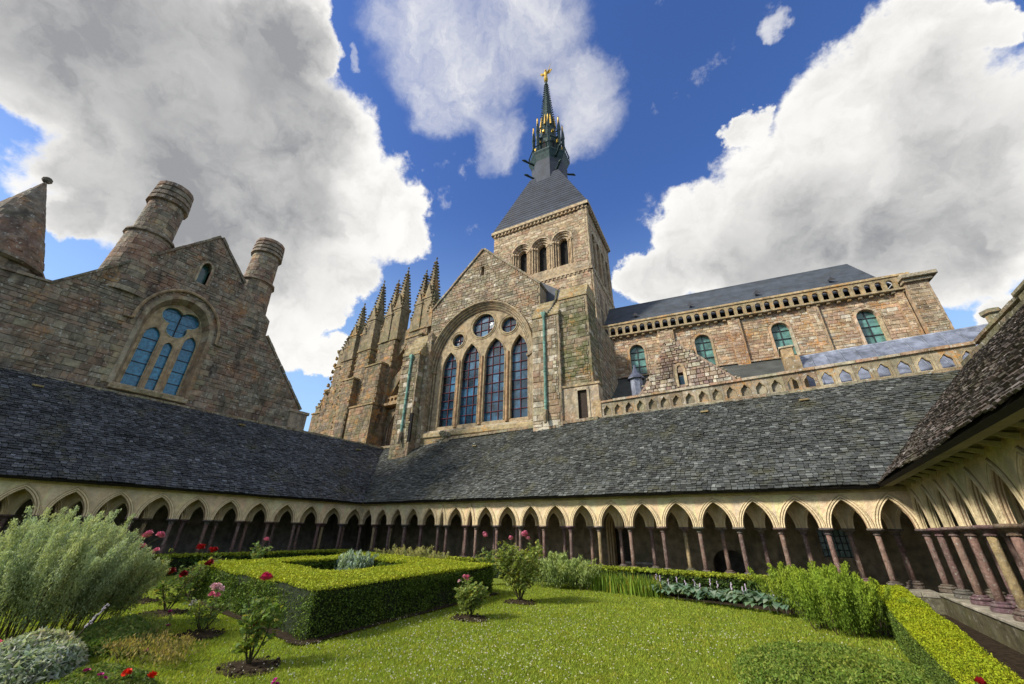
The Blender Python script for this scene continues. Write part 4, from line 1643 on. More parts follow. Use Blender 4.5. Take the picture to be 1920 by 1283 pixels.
mb = MB()
nrow = 20                                   # slate courses, each lapping the one below
for i in range(nrow):
    f0, f1 = i / nrow, (i + 1) / nrow
    hx = lambda f: 5.75 + (1.9 - 5.75) * f
    hy = lambda f: 4.4 + (1.9 - 4.4) * f
    k = R.uniform(.85, 1.15)
    loft(mb, [sq(hx(f0) + .05, hy(f0) + .05, 33.2 + 9.4 * f0), sq(hx(f1) + .02, hy(f1) + .02, 33.2 + 9.4 * f1)], (.032 * k, .040 * k, .058 * k), False)
loft(mb, [sq(5.86, 4.5, 33.19), sq(5.7, 4.4, 33.3)], (.1, .11, .12))
mb.build('tower_roof', M['slateC'], ch_)
mb = MB()
loft(mb, [rp(2.5, 8, 37.8, .5), rp(2.35, 8, 44.6, .5), rp(2.4, 8, 45.2, .5)], (.045, .055, .075))
drum = mb.build('spire_drum', M['slateC'], ch_)
mb = MB()       # small dormer
p = CO_ + EA * .3 + EB * (TB + .9)
G = Frame(p, EA, -EB)
mb.add([G(-.35, 0, 36.0), G(.35, 0, 36.0), G(0, .05, 36.9), G(0, -1.0, 36.6)], [(0, 1, 2), (0, 2, 3), (1, 3, 2)], (.03, .03, .035))
mb.build('dormer', M['slateC'], ch_)
sp = MB()
loft(sp, [rp(2.2, 8, 45.0, .5), rp(2.65, 8, 46.2, .5), rp(2.8, 8, 46.5, .5), rp(2.8, 8, 46.7, .5), rp(2.1, 8, 46.75, .5)])
loft(sp, [rp(1.7, 8, 46.7, .5), rp(1.62, 8, 50.2, .5), rp(1.75, 8, 50.4, .5), rp(1.4, 8, 51.0, .5)])
loft(sp, [rp(1.35, 8, 50.8, .5), rp(.95, 8, 54.5, .5), rp(.55, 8, 59.5, .5), rp(.22, 8, 64.0, .5), rp(.16, 8, 65.2, .5)])
spo = sp.build('spire', M['copper'], ch_)
mb = MB()       # railing of the gallery
q = rp(2.75, 8, 47.7, .5)
q2 = rp(2.75, 8, 46.7, .5)
for k in range(8):
    tube(mb, [q[k], q[(k + 1) % 8]], .07, 4)
    for t in range(5):
        a = q[k].lerp(q[(k + 1) % 8], t / 5)
        b = q2[k].lerp(q2[(k + 1) % 8], t / 5)
        tube(mb, [a, b], .04, 4)
o = mb.build('gallery_railing', M['copper'], ch_)
for k in range(8):                      # corner pinnacles of the lantern
    mb = MB()
    b = rp(2.05, 8, 0, .5)[k]
    loft(mb, [[b + Vector((.24 * math.cos(a), .24 * math.sin(a), z)) for a in (0, 1.57, 3.14, 4.71)] for z in (46.7, 51.2)] +
         [[b + Vector((.32 * math.cos(a), .32 * math.sin(a), 51.4)) for a in (0, 1.57, 3.14, 4.71)],
          [b + Vector((.03 * math.cos(a), .03 * math.sin(a), 54.6)) for a in (0, 1.57, 3.14, 4.71)]])
    for z in (52.0, 52.8, 53.6):
        blob(mb, b + Vector((0, 0, z)), .22 - (z - 52) * .06, .22 - (z - 52) * .06, .08, 5, 3)
    pn = mb.build('pinnacle', M['copper'], spo)
    mb = MB()
    lathe(mb, b + Vector((0, 0, 52.6)), [(.16, 0), (.10, 1.6)], 5)
    g = rp(1.78, 8, 49.5, .5)[k]
    mb2 = MB()
    mb.build('gilt_tip', M['gold'], spo)
    blob(mb2, g, .28, .28, .42, 6, 4)
    g2 = rp(1.62, 8, 51.4, 0)[k]
    blob(mb2, g2, .24, .24, .34, 6, 4)
    mb2.build('gilt_ornament', M['gold'], spo)
mb = MB()      # openings of the lantern
for k in range(8):
    c = rp(1.56, 8, 48.3, 0)[k]
    a = 2 * math.pi * k / 8 + PHI
    G = Frame(c, Vector((-math.sin(a), math.cos(a), 0)), Vector((math.cos(a), math.sin(a), 0)))
    plate(mb, G, [(x, z - 48.3 + .0) for x, z in arc_open(0, .32, 47.0, 48.9, .7, 8, True)], [], 0, .06)
mb.build('lantern_opening', M['black'], spo)
mb = MB()      # crockets up the eight arrises
for k in range(8):
    z = 52.2
    while z < 64.5:
        r = 1.35 - (z - 50.8) * .085 if z < 64 else .2
        r = max(r, .17)
        p = TC + EA * ((r + .07) * math.cos(2 * math.pi * (k + .5) / 8)) + EB * ((r + .07) * math.sin(2 * math.pi * (k + .5) / 8)) + Vector((0, 0, z))
        blob(mb, p, .12, .12, .09, 4, 3)
        z += .55
mb.build('crocket', M['copper'], spo)['kind'] = 'stuff'
for (zz, rr_) in ((45.6, 2.5), (43.0, 2.2)):        # gargoyles
    for k in range(4):
        a = 2 * math.pi * (k + .5) / 4 + PHI
        dv = Vector((math.cos(a), math.sin(a), 0))
        mb = MB()
        p0 = TC + dv * (rr_ - .3)
        tube(mb, [p0 + Vector((0, 0, zz)), p0 + dv * .8 + Vector((0, 0, zz + .15)), p0 + dv * 1.35 + Vector((0, 0, zz + .35)), p0 + dv * 1.7 + Vector((0, 0, zz + .3))], [.16, .13, .17, .07], 6)
        mb.build('gargoyle', M['copper'], drum)
for k in range(8):                                    # gilt ribs at the foot of the spire
    mb = MB()
    tube(mb, [rp(1.12, 8, 53.6, 0)[k], rp(.92, 8, 56.0, 0)[k]], [.16, .06], 5)
    mb.build('gilt_flame', M['gold'], spo)
# the gilded archangel
mb = MB()
b = TC + Vector((0, 0, 65.2))
lathe(mb, b, [(.16, 0), (.3, .15), (.2, .3)], 8)
lathe(mb, b, [(.16, .3), (.34, .6), (.30, 1.3), (.22, 1.7), (.32, 2.1), (.30, 2.5), (.12, 2.7), (.10, 2.8), (.17, 2.9), (.18, 3.1), (.10, 3.25)], 10)
for s in (-1, 1):                                     # wings
    w0 = b + EA * (s * .18) + EB * .15 + Vector((0, 0, 2.3))
    w1 = w0 + EA * (s * .5) + Vector((0, 0, .75))
    w2 = w0 + EA * (s * .85) + Vector((0, 0, .6))
    w3 = w0 + EA * (s * .45) + Vector((0, 0, -.1))
    t_ = EB * .06
    mb.add([w0 - t_, w1 - t_, w2 - t_, w3 - t_, w0 + t_, w1 + t_, w2 + t_, w3 + t_],
           [(0, 1, 2, 3), (7, 6, 5, 4), (0, 1, 5, 4), (1, 2, 6, 5), (2, 3, 7, 6), (3, 0, 4, 7)])
sh = b + Vector((0, 0, 2.4))
tube(mb, [sh + EA * .25, sh + EA * .55 + Vector((0, 0, .45)), sh + EA * .6 + Vector((0, 0, .95))], [.09, .07, .05], 6)
tube(mb, [sh + EA * .6 + Vector((0, 0, .9)), sh + EA * 1.0 + Vector((0, 0, 2.1))], [.05, .02], 5)
tube(mb, [sh - EA * .25, sh - EA * .55 + Vector((0, 0, -.35)), sh - EA * .5 - EB * .3 + Vector((0, 0, -.5))], [.09, .07, .05], 6)
st = mb.build('statue', M['gold'], spo)
st['label'] = 'gilded winged archangel raising a sword on the spire tip'

# ---- nave
pn_ = rad(9.5)
NU = Vector((math.cos(pn_), math.sin(pn_), 0))
NW = Vector((-math.sin(pn_), math.cos(pn_), 0))
FN = Frame(CO_ + EA * 6.4 + EB * 10.2, NU, -NW)
NWIN = [2.62, 7.80, 13.20, 18.48]
hn = [arc_open(c, .62, 12.2, 15.7, .66, 14) for c in NWIN]
mb = MB()
OUTN = [(-.3, 9), (22.0, 9), (22.0, 17.4), (-.3, 17.4)]
plate(mb, FN, OUTN, hn, -.9, 0, (.36, .28, .2))
nw = mb.build('nave_wall', M['nave'], ch_)
cy.wall(nw, FN, OUTN, [arc_open(c, .74, 12.2, 15.7, .78, 14) for c in NWIN], .27, (.35, .75), .04, 'nave', M['nave'], 41, .01, 0, .25, .2, .05)
for c in NWIN:
    mb = MB()
    band(mb, FN, arc_open(c, .75, 12.2, 15.7, .79, 16), arc_open(c, .60, 12.2, 15.7, .64, 16), -.5, .05, [ptint('nave', R) for _ in range(7)])
    wo = mb.build('nave_window', M['nave'], ch_)
    hh = arc_open(c, .62, 12.2, 15.7, .66, 14)
    glaze(FN, -.3, c - .62, c + .62, 12.35, 16.4, 2, 6, [hh], wo, M['glassN'], M['iron2'], .025, (.8, 1.5))
for a, b, zt in ((4.5, 5.75, 16.8), (9.85, 10.7, 17.0), (15.2, 15.9, 17.2), (20.4, 20.9, 17.3)):
    mb = MB()
    box(mb, FN, a, b, -.1, .22, 9, 17.2, (.36, .27, .18))
    o = mb.build('pilaster', M['nave'], ch_)
    G = Frame(FN(0, .22, 0), FN.u, FN.d)
    cy.wall(o, G, [(a, 12), (b, 12), (b, 17.2), (a, 17.2)], [], .27, (.35, .7), .03, 'nave', M['nave'], int(a * 10) + 3, .01, 0, .2, .25)
# parapet arcade: row of little arches on corbels
nb = 34
L_ = 21.4
for i in range(nb):
    c = -.1 + L_ * (i + .5) / nb
    h_ = L_ / nb / 2
    mb = MB()
    P = arc_open(0, h_ - .11, 17.45, 17.95, .22, 8, True)
    plate(mb, Frame(FN(c, 0, 0), FN.u, FN.d), [(-h_, 17.35), (h_, 17.35), (h_, 18.35), (-h_, 18.35)], [P], .12, .34, (.34, .28, .18))
    box(mb, FN, c - .12, c + .12, 0, .30, 17.08, 17.30, (.28, .22, .14), .03)
    o = mb.build('parapet_arch', M['balus'], ch_)
mb = MB()
box(mb, FN, -.3, 21.8, 0, .40, 17.27, 17.40, (.36, .30, .2), .02)
box(mb, FN, -.3, 21.6, .06, .42, 18.35, 18.55, (.46, .36, .22), .03)
mb.build('parapet_rail', M['balus'], ch_)
mb = MB()
nrow = 26
for i in range(nrow):
    f0, f1 = i / nrow, (i + 1) / nrow
    k = R.uniform(.85, 1.15)
    p = lambda f, l: (-.05 + -4.5 * f, 18.0 + 5.0 * f + l)
    (da, za), (db, zb) = p(f0, .05), p(f1, .015)
    mb.add([FN(-1.5, da, za), FN(20.6, da, za), FN(20.6, db, zb), FN(-1.5, db, zb), FN(-1.5, da, za - .05), FN(20.6, da, za - .05)],
           [(0, 1, 2, 3), (4, 5, 1, 0)], (.06 * k, .07 * k, .085 * k))
mb.add([FN(-1.5, -9, 18), FN(20.6, -9, 18), FN(20.6, -4.55, 23.0), FN(-1.5, -4.55, 23.0), FN(20.6, -.05, 18)], [(0, 1, 2, 3), (1, 4, 2)], (.06, .07, .085))
nr = mb.build('nave_roof', M['slateC'], ch_)
for u in (2.8, 7.6, 12.8, 18.0):
    mb = MB()
    G = Frame(FN(u, -1.9, 20.2), FN.u, FN.d)
    mb.add([G(-.3, .35, -.15), G(.3, .35, -.15), G(0, .35, .2), G(0, -.3, .25)], [(0, 1, 2), (0, 2, 3), (1, 3, 2)], (.05, .05, .06))
    mb.build('roof_vent', M['slateC'], nr)
# west end block
mb = MB()
box(mb, FN, 21.0, 22.25, -9.5, .5, 8, 17.6, (.34, .27, .2))
wb = mb.build('west_front', M['nave'], ch_)
G = Frame(FN(0, .5, 0), FN.u, FN.d)
cy.wall(wb, G, [(21.0, 12), (22.25, 12), (22.25, 17.6), (21.0, 17.6)], [], .27, (.35, .7), .03, 'tower', M['balus'], 77, .01, 0, .2, .25)
G = Frame(FN(22.25, 0, 0), NW, NU)
cy.wall(wb, G, [(-.5, 12), (9.5, 12), (9.5, 17.6), (-.5, 17.6)], [], .27, (.35, .7), .03, 'tower', M['balus'], 78, .01, 0, .2, .25)
mb = MB()
box(mb, FN, 20.9, 22.5, -9.6, .7, 17.6, 17.85, (.36, .32, .25), .03)
box(mb, FN, 20.8, 22.75, -9.6, .9, 17.85, 18.15, (.38, .35, .28), .04)
mb.build('cornice', M['coping'], wb)
# north aisle: slate lean-to below the clerestory
mb = MB()
mb.add([FN(-3.5, 0, 13.4), FN(22, 0, 13.4), FN(22, 4.6, 10.2), FN(-3.5, 4.6, 10.2), FN(-3.5, 4.6, 5), FN(22, 4.6, 5)], [(0, 1, 2, 3), (3, 2, 5, 4)], (.06, .065, .06))
mb.build('aisle_roof', M['slateC'], ch_)
mb = MB()
u = -.2
while u < 21.6:
    w = R.uniform(.5, 1.0)
    box(mb, FN, u, u + w - .02, 0, .2, 13.38, 13.5, ptint('nave', R), .02)
    u += w
mb.build('string_course', M['balus'], ch_)

# ---- choir: buttress piers and pinnacles behind, on the left
FCH = Frame((0, 26, 0), (1, 0, 0), (0, -1, 0))


def pinnacle(u, d, z0, w, h, parent, seedt=(.27, .23, .16)):
    c = FCH(u, d, 0)
    mb = MB()
    hw = w / 2

    def ring(r, z):
        return [c + Vector((sx * r, sy * r, z)) for sx, sy in ((-1, -1), (1, -1), (1, 1), (-1, 1))]
    loft(mb, [ring(hw, z0), ring(hw, z0 + h * .38), ring(hw * 1.18, z0 + h * .39), ring(hw * 1.15, z0 + h * .42), ring(hw * .85, z0 + h * .43),
              ring(.05, z0 + h * .97)], seedt)
    for sx, sy in ((0, -1), (1, 0), (-1, 0)):          # gablets
        a = Vector((sx, sy, 0)) * (hw * 1.05)
        t = Vector((-sy, sx, 0)) * hw
        b = c + a
        mb.add([b - t + Vector((0, 0, z0 + h * .36)), b + t + Vector((0, 0, z0 + h * .36)), b + Vector((0, 0, z0 + h * .60)),
                c + Vector((0, 0, z0 + h * .55))], [(0, 1, 2), (0, 2, 3), (1, 3, 2)], tuple(x * 1.1 for x in seedt))
    z = z0 + h * .46
    while z < z0 + h * .93:
        r = hw * .85 * (1 - (z - z0 - h * .43) / (h * .54))
        for sx, sy in ((-1, -1), (1, -1), (1, 1), (-1, 1)):
            blob(mb, c + Vector((sx * (r + .07), sy * (r + .07), z)), .17, .17, .13, 5, 3, (.24, .22, .15), .3)
        z += .42
    blob(mb, c + Vector((0, 0, z0 + h * .95)), .17, .17, .14, 6, 3, (.2, .19, .15))
    blob(mb, c + Vector((0, 0, z0 + h)), .12, .12, .2, 6, 3, (.2, .19, .15))
    mb.build('pinnacle', M['choir'], parent)


def pier(u0, u1, d0, d1, z0, z1, seed, cap=True):
    mb = MB()
    box(mb, FCH, u0, u1, d0, d1, z0, z1, (.28, .23, .16))
    if cap:
        box(mb, FCH, u0 - .12, u1 + .12, d0 - .1, d1 + .12, z1 - .12, z1 + .10, (.33, .25, .14), .04)
    o = mb.build('choir_buttress', M['choir'], ch_)
    if z1 > 17:
        mk = MB()
        z = z1 - 5.5
        while z < z1 - .3:
            for u in (u0, u1):
                blob(mk, FCH(u, d1, z), .15, .15, .17, 5, 3, (.30, .23, .13), .3)
            z += R.uniform(.6, .8)
        mk.build('crockets', M['choir'], o)['kind'] = 'stuff'
    G = Frame(FCH(0, d1, 0), FCH.u, FCH.d)
    cy.wall(o, G, [(u0, z0), (u1, z0), (u1, z1), (u0, z1)], [], .42, (.5, .95), .03, 'choir', M['choir'], seed, .012, 0, .2, .25)
    G = Frame(FCH(u1, 0, 0), (0, 1, 0), (1, 0, 0))
    cy.wall(o, G, [(-d1, z0), (-d0, z0), (-d0, z1), (-d1, z1)], [], .42, (.5, .95), .03, 'choir', M['choir'], seed + 1, .012, 0, .2, .25)
    return o


P1 = pier(-31.0, -28.3, -2, .0, 8, 21.6, 61)
pinnacle(-28.8, -.6, 21.5, 1.30, 9.9, P1)
pinnacle(-30.05, -.4, 21.5, 1.15, 8.4, P1)
pinnacle(-30.9, -.5, 21.4, .8, 4.6, P1)
pinnacle(-28.0, -.2, 21.4, .7, 4.4, P1)
pier(-30.8, -28.5, -2, .5, 8, 20.5, 161)
P2 = pier(-36.2, -33.4, -2, 0, 8, 21.4, 63)
pinnacle(-33.75, -.6, 21.3, 1.35, 10.6, P2)
pinnacle(-35.05, -.4, 21.3, 1.2, 9.0, P2)
pinnacle(-36.0, -.5, 21.2, .8, 5.0, P2)
pier(-36.6, -33.9, -1, .9, 8, 18.2, 65)
pier(-37.4, -33.6, -1, 1.3, 6, 13.4, 67)
P3 = pier(-40.0, -37.6, -2, 0, 8, 21.2, 69)
pinnacle(-38.3, -.6, 21.1, 1.4, 10.4, P3)
pinnacle(-39.5, -.4, 21.1, 1.0, 6.0, P3)
pier(-40.8, -38.6, -1, .8, 6, 17.3, 71)
P4 = pier(-43.0, -40.9, -2, 0, 8, 20.6, 73)
pinnacle(-41.5, -.5, 20.5, 1.3, 8.4, P4)
pinnacle(-42.6, -.4, 20.5, .9, 5.0, P4)
P5 = pier(-44.6, -42.4, -2, -.2, 8, 20.2, 75)
pinnacle(-43.9, -.7, 20.1, 1.0, 4.6, P5)
for i in range(7):
    blob_mb = MB()
    blob(blob_mb, FCH(-44.6 - .12 * i, -.2, 22.4 - .9 * i), .22, .22, .3, 6, 3, (.3, .22, .1), .3)
    blob_mb.build('crocket', M['choir'], P5)
pier(-46.0, -44.0, -2, -.4, 6, 17.4, 77)
pier(-47.8, -45.6, -2, -.5, 6, 14.6, 79)
pinnacle(-47.3, -1.2, 14.5, .9, 2.4, P5)
P6 = pier(-27.2, -25.6, -4, -2, 16, 22.5, 81)
pinnacle(-26.9, -2.6, 22.3, .95, 4.9, P6)
pinnacle(-26.0, -2.6, 22.3, .95, 4.9, P6)
# walls between the piers, with pointed windows
mb = MB()
hw_ = [arc_open(-38.3, .9, 8.0, 10.4, 1.8, 10, True), arc_open(-31.9, 1.0, 8.0, 10.6, 2.1, 10, True)]
plate(mb, Frame((0, 26.6, 0), (1, 0, 0), (0, -1, 0)), [(-47, 5), (-24, 5), (-24, 13.5), (-47, 12.4)], hw_, -.5, 0, (.33, .25, .18))
cw = mb.build('chapel_wall', M['choir'], ch_)
cy.wall(cw, Frame((0, 26.6, 0), (1, 0, 0), (0, -1, 0)), [(-47, 5), (-24, 5), (-24, 13.5), (-47, 12.4)], hw_, .42, (.5, 1.0), .03, 'choir', M['choir'], 91)
mb = MB()
for c, h_, zs, ri in ((-38.3, .9, 10.4, 1.8), (-31.9, 1.0, 10.6, 2.1)):
    for k in range(3):
        a = arc_open(c, h_ - .16 * k, 7.5, zs, ri - .25 * k, 12, True)
        tube(mb, [Frame((0, 26.6, 0), (1, 0, 0), (0, -1, 0))(p[0], .05 - .14 * k, p[1]) for p in a], .09, 5, (.34, .26, .19), False)
box(mb, FCH, -47, -24, -1.1, -1.0, 5, 13, (.03, .03, .03))
mb.build('chapel_window', M['choir'], ch_)
mb = MB()
for i in range(26):                                    # pierced parapet above the chapels
    u = -40.5 + i * .55
    if -37.6 < u < -33.4:
        continue
    q = circ(u + .27, 14.0, .2, 10)
    plate(mb, Frame((0, 26.3, 0), (1, 0, 0), (0, -1, 0)), [(u, 13.6), (u + .55, 13.6), (u + .55, 14.4), (u, 14.4)], [q], -.15, .1, (.32, .22, .12))
box(mb, FCH, -41, -24, -.8, .1, 13.3, 13.6, (.34, .24, .14), .03)
mb.build('chapel_parapet', M['balus'], ch_)
mb = MB()                                              # flying buttresses
for (ua, za, ub, zb, dd) in ((-33.4, 21.6, -28.0, 24.6, -1.0), (-37.6, 20.0, -33.8, 22.8, -2.5), (-34.0, 15.5, -30.5, 18.6, -.8)):
    n = 12
    A, B = [], []
    for i in range(n + 1):
        f = i / n
        u = ua + (ub - ua) * f
        A.append((u, za + (zb - za) * f + .35))
        B.append((u, za + (zb - za) * f - .35 - 2.2 * (1 - math.sin(f * math.pi / 2))))
    band(mb, FCH, A, B, dd - .35, dd + .35, [ptint('choir', R) for _ in range(5)])
mb.build('flying_buttress', M['choir'], ch_)
mb = MB()
box(mb, FCH, -43, -24, -9, -4, 6, 21, (.25, .21, .15))
mb.build('choir_wall', M['choir'], ch_)
mb = MB()
mb.add([FCH(-43, -4, 21), FCH(-22, -4, 21), FCH(-22, -8, 25.5), FCH(-43, -8, 25.5)], [(0, 1, 2, 3)], (.06, .07, .085))
mb.build('choir_roof', M['slateC'], ch_)
cy.finish(ch_)

# ================================================================== PARAPET, AISLE BUILDINGS
FPA = Frame((0, 19.72, 0), (1, 0, 0), (0, -1, 0))
par = thing('stone_parapet', 'lichen covered parapet of small trefoil arches above the far cloister roof', 'parapet', (0, 19.7, 7.05))
x0, x1, nb = -7.15, 7.1, 24
for i in range(nb):
    a, b = x0 + (x1 - x0) * i / nb, x0 + (x1 - x0) * (i + 1) / nb
    c = (a + b) / 2
    mb = MB()
    Q = foil(c, 7.58, .075, .13, 3, math.pi / 2, 18)
    P = [(c - .19, 7.25), (c + .19, 7.25), (c + .19, 7.52)] + [(c + .17, 7.60), (c + .10, 7.66), (c + .05, 7.74), (c, 7.79), (c - .05, 7.74), (c - .10, 7.66), (c - .17, 7.60)] + [(c - .19, 7.52)]
    plate(mb, FPA, [(a + .004, 7.18), (b - .004, 7.18), (b - .004, 7.95), (a + .004, 7.95)], [P], -.16, .0, ptint('tran', R, .2))
    tube(mb, [FPA(p[0], .0, p[1]) for p in P[1:]], .02, 4, (.33, .27, .17), False)
    if i < 14:
        box(mb, FPA, c - .2, c + .2, -.22, -.12, 7.2, 7.8, ptint('tran', R, .2))
    mb.build('parapet_arch', M['balus'], par)
mb = Pieces()
coping_run(mb, FPA, (x0, 7.955), (x1, 7.955), 0, .11, -.22, .08, .65, pal='pale')
mb.build('coping', M['coping'], par)
mb = Pieces()
coping_run(mb, FPA, (x0, 6.98), (x1, 6.98), 0, .19, -.3, .14, .8, pal='tran')
mb.build('base_course', M['coping'], par)
mb = MB()
box(mb, FPA, x0 - .5, x0, -.3, .05, 7.0, 8.15, (.36, .28, .18), .02)
mb.build('end_pier', M['balus'], par)
FPB = Frame((7.2, 0, 0), (0, 1, 0), (-1, 0, 0))
par2 = thing('stone_parapet', 'steeply seen mossy parapet with blind arches above the roof on the right', 'parapet', (7.2, 18, 7.1))
for i in range(6):
    a, b = 16.1 + i * .62, 16.1 + (i + 1) * .62
    c = (a + b) / 2
    mb = MB()
    P = arc_open(c, .2, 7.3, 7.55, .28, 8, True)
    plate(mb, FPB, [(a, 7.1), (b, 7.1), (b, 8.0), (a, 8.0)], [P], -.2, 0, ptint('mossy', R, .2))
    box(mb, FPB, c - .22, c + .22, -.25, -.13, 7.2, 7.9, ptint('mossy', R))
    mb.build('parapet_arch', M['balus'], par2)
mb = Pieces()
coping_run(mb, FPB, (15.9, 8.0), (19.9, 8.0), 0, .12, -.25, .1, .6, pal='mossy')
coping_run(mb, FPB, (15.0, 7.0), (19.9, 7.0), 0, .14, -.4, .5, .6, pal='tran')
mb.build('coping', M['coping'], par2)
mb = MB()
box(mb, FPB, 14.6, 16.1, -.5, .1, 6.9, 8.05, (.3, .28, .2), .03)
box(mb, FPB, 14.5, 16.2, -.55, .16, 8.05, 8.2, (.34, .32, .25), .03)
mb.build('end_block', M['coping'], par2)

# lead roofed range behind the parapet
lr = thing('lead_roof_range', 'low range with pale blue grey lead roof behind the pierced parapet', 'building', (5.5, 22, 0))
FL = Frame((0, 20.7, 0), (1, 0, 0), (0, -1, 0))
mb = MB()
for i in range(14):
    a, b = 2.05 + i * .56, 2.05 + (i + 1) * .56
    k = R.uniform(.88, 1.1)
    mb2 = MB()
    mb2.add([FL(a, .35, 7.3), FL(b, .35, 7.3), FL(b, -1.35, 9.35), FL(a, -1.35, 9.35), FL(a, .35, 7.1), FL(b, .35, 7.1), FL(b, -1.35, 9.1), FL(a, -1.35, 9.1)],
            [(0, 1, 2, 3), (0, 1, 5, 4), (0, 3, 7, 4), (1, 2, 6, 5)], (k, k, k * 1.03))
    tube(mb2, [FL(b, .35, 7.33), FL(b, -1.35, 9.38)], .03, 5, (k, k, k), False)
    mb2.build('lead_sheet', M['lead'], lr)
tube(mb, [FL(2.0, -1.4, 9.42), FL(9.9, -1.4, 9.42)], .09, 8, (1.5, 1.5, 1.5))
box(mb, FL, 2.0, 9.9, -1.38, -1.3, 9.2, 9.4, (1.4, 1.4, 1.45))
mb.build('lead_ridge', M['lead'], lr)
mb = MB()
box(mb, FL, 1.5, 2.05, -1.5, .5, 6.5, 8.9, (.38, .3, .2), .02)
box(mb, FL, 1.5, 2.0, -1.55, -.6, 8.9, 9.75, (.42, .32, .2), .03)
box(mb, FL, 1.45, 2.05, -1.6, -.55, 9.75, 9.85, (.46, .42, .34), .02)
box(mb, FL, 2.05, 9.8, -3, -1.5, 5, 9.2, (.3, .28, .24))
mb.build('end_wall', M['balus'], lr)
mb = MB()
lathe(mb, FL(8.75, -1.2, 0), [(.22, 9.3), (.22, 9.75), (.32, 9.8), (.32, 9.95), (.2, 10.0)], 6, (.25, .24, .2))
mb.build('chimney', M['moss'], lr)

# rubble gable with its little window
rg = thing('rubble_gable', 'small ruined looking rubble gable with jagged pale stones behind the parapet', 'gable wall', (-3.3, 21.5, 7))
FG = Frame((0, 21.5, 0), (1, 0, 0), (0, -1, 0))
OG = [(-6.6, 6.8), (1.2, 6.8), (.9, 7.6), (-.63, 8.75), (-3.05, 11.4), (-3.7, 11.4), (-5.3, 8.95), (-6.4, 7.8)]
HG = [(-3.32, 8.85), (-3.02, 8.85), (-3.02, 9.55), (-3.32, 9.55)]
mb = MB()
plate(mb, FG, OG, [HG], -.5, 0, (.28, .22, .19))
o = mb.build('wall', M['tran'], rg)
gy = StoneYard()
gy.wall(o, FG, OG, [[(-3.45, 8.75), (-2.9, 8.75), (-2.9, 10.1), (-3.45, 10.1)]], .2, (.18, .42), .07, 'small', M['tran'], 95, .012, 0, .35, .25, .08)
gy.finish(rg, 250)
mb = MB()
for p, q in (((-3.2, 11.4), (-.63, 8.78)), ((-.63, 8.78), (.9, 7.6)), ((-3.7, 11.4), (-5.3, 8.95)), ((-5.3, 8.95), (-6.4, 7.8))):
    n = int(math.hypot(q[0] - p[0], q[1] - p[1]) / .16)
    for i in range(n):
        f = i / n
        u, z = p[0] + (q[0] - p[0]) * f, p[1] + (q[1] - p[1]) * f
        s = R.uniform(.07, .15)
        G = FG
        blob(mb, FG(u + R.uniform(-.05, .05), -.2 + R.uniform(-.2, .25), z + R.uniform(-.03, .08)), s, s, s * .7, 5, 3,
             R.choice([(.5, .48, .42), (.3, .25, .2), (.22, .2, .16), (.42, .36, .26)]), .3)
mb.build('edge_stones', M['coping'], rg)['kind'] = 'stuff'
mb = MB()
box(mb, FG, -3.45, -3.32, -.2, .06, 8.75, 9.7, (.42, .36, .26))
box(mb, FG, -3.02, -2.88, -.2, .06, 8.75, 9.7, (.42, .36, .26))
band(mb, FG, arc_open(-3.17, .28, 9.7, 9.75, .35, 8), arc_open(-3.17, .14, 9.7, 9.75, .2, 8), -.1, .06, [(.4, .34, .25), (.34, .28, .2)])
o = mb.build('window', M['tran'], rg)
mb = MB()
box(mb, FG, -3.32, -3.02, -.3, -.25, 8.85, 9.4, (.5, .7, .8))
mb.build('pane', M['glassN'], o)
lc = thing('lead_turret', 'tiny lead capped turret with grey body left of the rubble gable', 'turret', (-5.75, 22, 8))
mb = MB()
lathe(mb, (-5.72, 22, 0), [(.36, 7), (.36, 9.85)], 8, (1.1, 1.1, 1.15))
o = mb.build('turret_body', M['lead'], lc)
mb = MB()
lathe(mb, (-5.72, 22, 0), [(.5, 9.78), (.48, 9.86), (.25, 10.15), (.10, 10.45), (.03, 10.7)], 8, (.6, .62, .72))
mb.build('turret_cap', M['lead'], lc)

# ================================================================== GARDEN
def leaf_quads(C, size, up=0.35, stretch=1.7, rs=None, dirs=None, fold=True):
    """rhombic leaves (N,4,3) round centres C (N,3)"""
    rs = rs or NR
    N = len(C)
    if dirs is None:
        a = rs.normal(size=(N, 3))
    else:
        a = dirs + rs.normal(size=(N, 3)) * .35
    a /= np.linalg.norm(a, axis=1)[:, None] + 1e-9
    nrm = rs.normal(size=(N, 3))
    nrm[:, 2] = np.abs(nrm[:, 2]) + up
    b = np.cross(a, nrm)
    b /= np.linalg.norm(b, axis=1)[:, None] + 1e-9
    s = (size * rs.uniform(.7, 1.3, N))[:, None]
    V = np.stack([C - a * s * stretch * .5, C + b * s * .45, C + a * s * stretch * .5, C - b * s * .45], 1)
    return V


def tint_arr(base, N, var=.25, rs=None, alt=None, altp=.15):
    rs = rs or NR
    T = np.array(base)[None, :] * rs.uniform(1 - var, 1 + var, (N, 1)) * rs.uniform(.92, 1.08, (N, 3))
    if alt is not None:
        m = rs.rand(N) < altp
        T[m] = np.array(alt) * rs.uniform(.8, 1.2, (m.sum(), 1))
    return T


# ---- grass blades
def view_dist(P):
    return np.linalg.norm(P - np.array(EYE), axis=1)


def in_poly(X, Y, poly):
    c = np.zeros(len(X), bool)
    j = len(poly) - 1
    for i in range(len(poly)):
        xi, yi = poly[i]
        xj, yj = poly[j]
        cond = ((yi > Y) != (yj > Y)) & (X < (xj - xi) * (Y - yi) / (yj - yi + 1e-12) + xi)
        c ^= cond
        j = i
    return c


